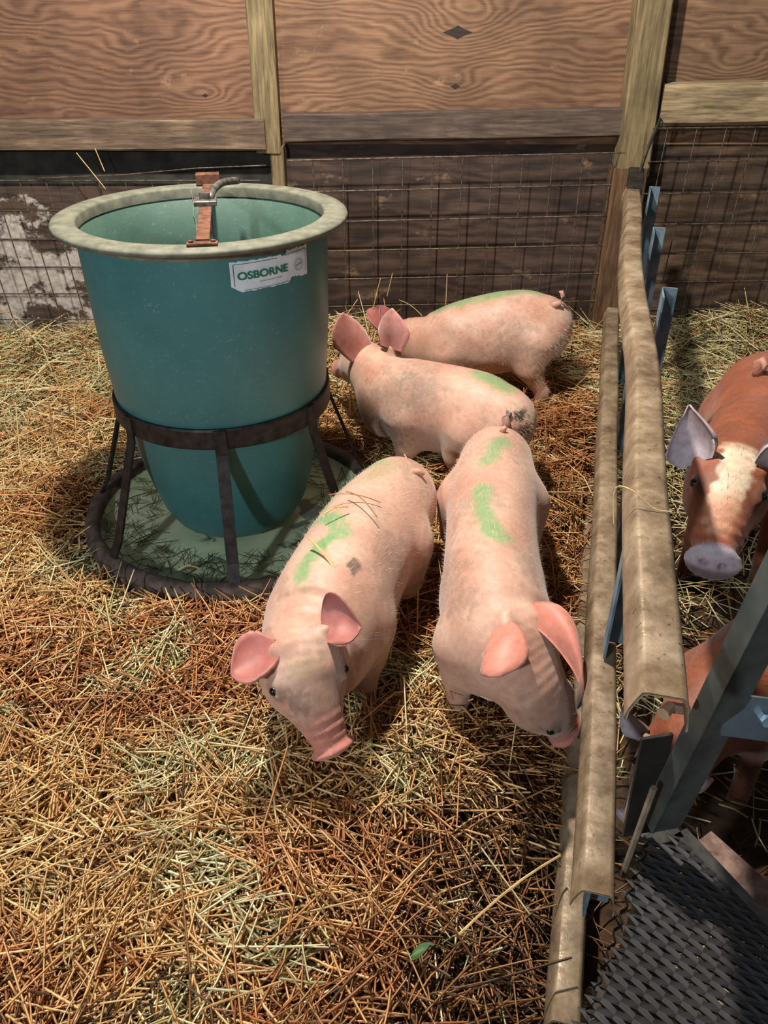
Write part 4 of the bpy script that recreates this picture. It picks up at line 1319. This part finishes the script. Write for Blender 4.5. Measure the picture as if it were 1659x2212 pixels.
ls = [straw_layer(62000, -2.1, 1.9, .12, 3.27, (.07, .17), (.0026, .0040), .018, 101),
      straw_layer(34000, -2.1, 1.9, .12, 3.27, (.09, .24), (.0026, .0044), .045, 102, .22),
      straw_layer(38000, -1.1, .8, .12, 1.75, (.035, .11), (.0030, .0050), .050, 103, .24),
      straw_layer(2200, -2.0, 1.8, .15, 3.2, (.12, .26), (.0030, .0046), .05, 104, .45)]
cat_ = [np.concatenate([l[i] for l in ls]) for i in range(8)]
straw = strands(*cat_, 'straw_bedding', '')
tag(straw, 'loose golden straw and hay bedding strewn over the pen floor', 'straw', kind='stuff')

# soggy hay floating in the feeder pan
r = np.random.default_rng(9)
n = 420
th = r.uniform(-pi, pi, n); rad = r.uniform(.235, .365, n)
P = np.column_stack([FX + rad*np.sin(th), FY - rad*np.cos(th)])
hp = strands(P, r.uniform(0, pi, n), r.uniform(.03, .10, n), r.uniform(.0016, .003, n), .026 + r.uniform(0, .012, n) + .02*sstep(.34, .37, rad), r.normal(0, .06, n), np.column_stack([r.normal(0, .05, n), np.abs(r.normal(0, .02, n))]),
             pal((120, 116, 74), (84, 82, 50), (150, 146, 98), (66, 62, 40))[r.integers(0, 4, n)], 'pan_hay', '')
hp.name = 'hay_scraps'; hp.data.name = 'hay_scraps'
tag(hp, 'wet hay scraps lying in the feeder pan', 'hay', kind='stuff')

# tufts standing against the wall and the wire
def stalk_path(p0, p1, sag=.0, n=6):
    p0, p1 = np.array(p0), np.array(p1)
    return [p0 + (p1-p0)*t + np.array([0, 0, sag])*sin(pi*t) for t in np.linspace(0, 1, n)]
M_stalk = simple_mat('pale_stalk', lin(196, 160, 100), lin(226, 194, 134), 40, .5, 0, 0)
M_stalkd = simple_mat('brown_stalk', lin(120, 84, 46), lin(164, 122, 72), 40, .55, 0, 0)
M_leaf = simple_mat('green_leaf', lin(44, 74, 36), lin(76, 108, 52), 40, .5, 0, .2)
def stalk(pts, r_, label, mat=M_stalk):
    V, F = tube(pts, r_, 5)
    c = np.mean(np.array(pts), 0)
    o = obj('straw_stalk', V, F, mat, None, False, origin=pts[0])
    return tag(o, label, 'straw')
stalk(stalk_path(at(668, 1162, .385), at(738, 1250, .352), .006), .0026, 'long straw lying aslant across the shoulder of the nearest pink pig')
stalk(stalk_path(at(700, 1110, .385), at(752, 1095, .385), .008), .0020, 'short straw on the green mark of the nearest pink pig\'s back')
stalk(stalk_path(at(748, 1062, .385), at(815, 1118, .375), .016), .0013, 'thin curved straw on the back of the nearest pink pig', M_stalkd)
stalk(stalk_path(at(712, 1068, .384), at(822, 1085, .372), .010), .0012, 'thin dark straw across the rump side of the nearest pink pig', M_stalkd)
stalk(stalk_path(at(900, 1420, .0), at(903, 1275, .16), .0), .0018, 'upright straw standing between the two nearest pink pigs')
stalk(stalk_path(at(990, 2020, .02), at(1210, 1848, .02), .02), .0022, 'long straw slanting towards the lowest divider rail')
stalk(stalk_path(aty(848, 590, 3.16), aty(836, 640, 3.16)), .0018, 'leftmost pale straw caught high in the wire behind the pigs')
stalk(stalk_path(aty(966, 592, 3.16), aty(962, 680, 3.16), 0), .0018, 'pale straw hanging in the wire above the furthest pink pig')
stalk(stalk_path(aty(822, 600, 3.15), aty(806, 665, 3.13)), .0016, 'thin straw leaning on the wire near the pricked ears')
stalk(stalk_path(aty(862, 648, 3.12), aty(912, 682, 3.0), .01), .0014, 'curved straw sticking out above the furthest pig\'s shoulder')
stalk(stalk_path(aty(165, 330, 3.19), aty(228, 408, 3.17)), .0018, 'long straw hanging below the left rail board towards the feeder')
stalk(stalk_path(aty(205, 320, 3.19), aty(226, 370, 3.18)), .0016, 'shorter straw hanging below the left rail board')
stalk(stalk_path(at(385, 1232, .082), at(430, 1228, .085), .012), .0022, 'bent pale straw lying on the front rim of the feeder pan')
# string caught on the top rail
tp = [fp(.93, -.045, .70), fp(.95, -.05, .742), fp(.935, -.03, .752), fp(.925, .0, .735), fp(.925, .022, .733)]
D_, _ = catmull(tp, 16)
V, F = tube(list(D_), .0008, 5)
tag(obj('twine', V, F, M_stalk, None, origin=tp[0]), 'thin loop of pale twine caught on the top divider rail', 'twine')
# small green leaf in the foreground straw
lc = at(905, 2062, .05)
V, F = [], []
for i in range(9):
    u = i/8; w_ = .012*sin(pi*min(1, u*1.02))**.8
    for j in range(5):
        v_ = -1+j/2
        V.append(lc + np.array([(u-.5)*.042 + .004*v_, (u-.5)*.014 + v_*w_, .012*u + .004*v_*v_]))
for i in range(8):
    for j in range(4):
        F.append((i*5+j, i*5+j+1, (i+1)*5+j+1, (i+1)*5+j))
tag(obj('leaf', V, F, M_leaf, None, True, origin=lc), 'small dark green leaf lying in the foreground straw', 'leaf')
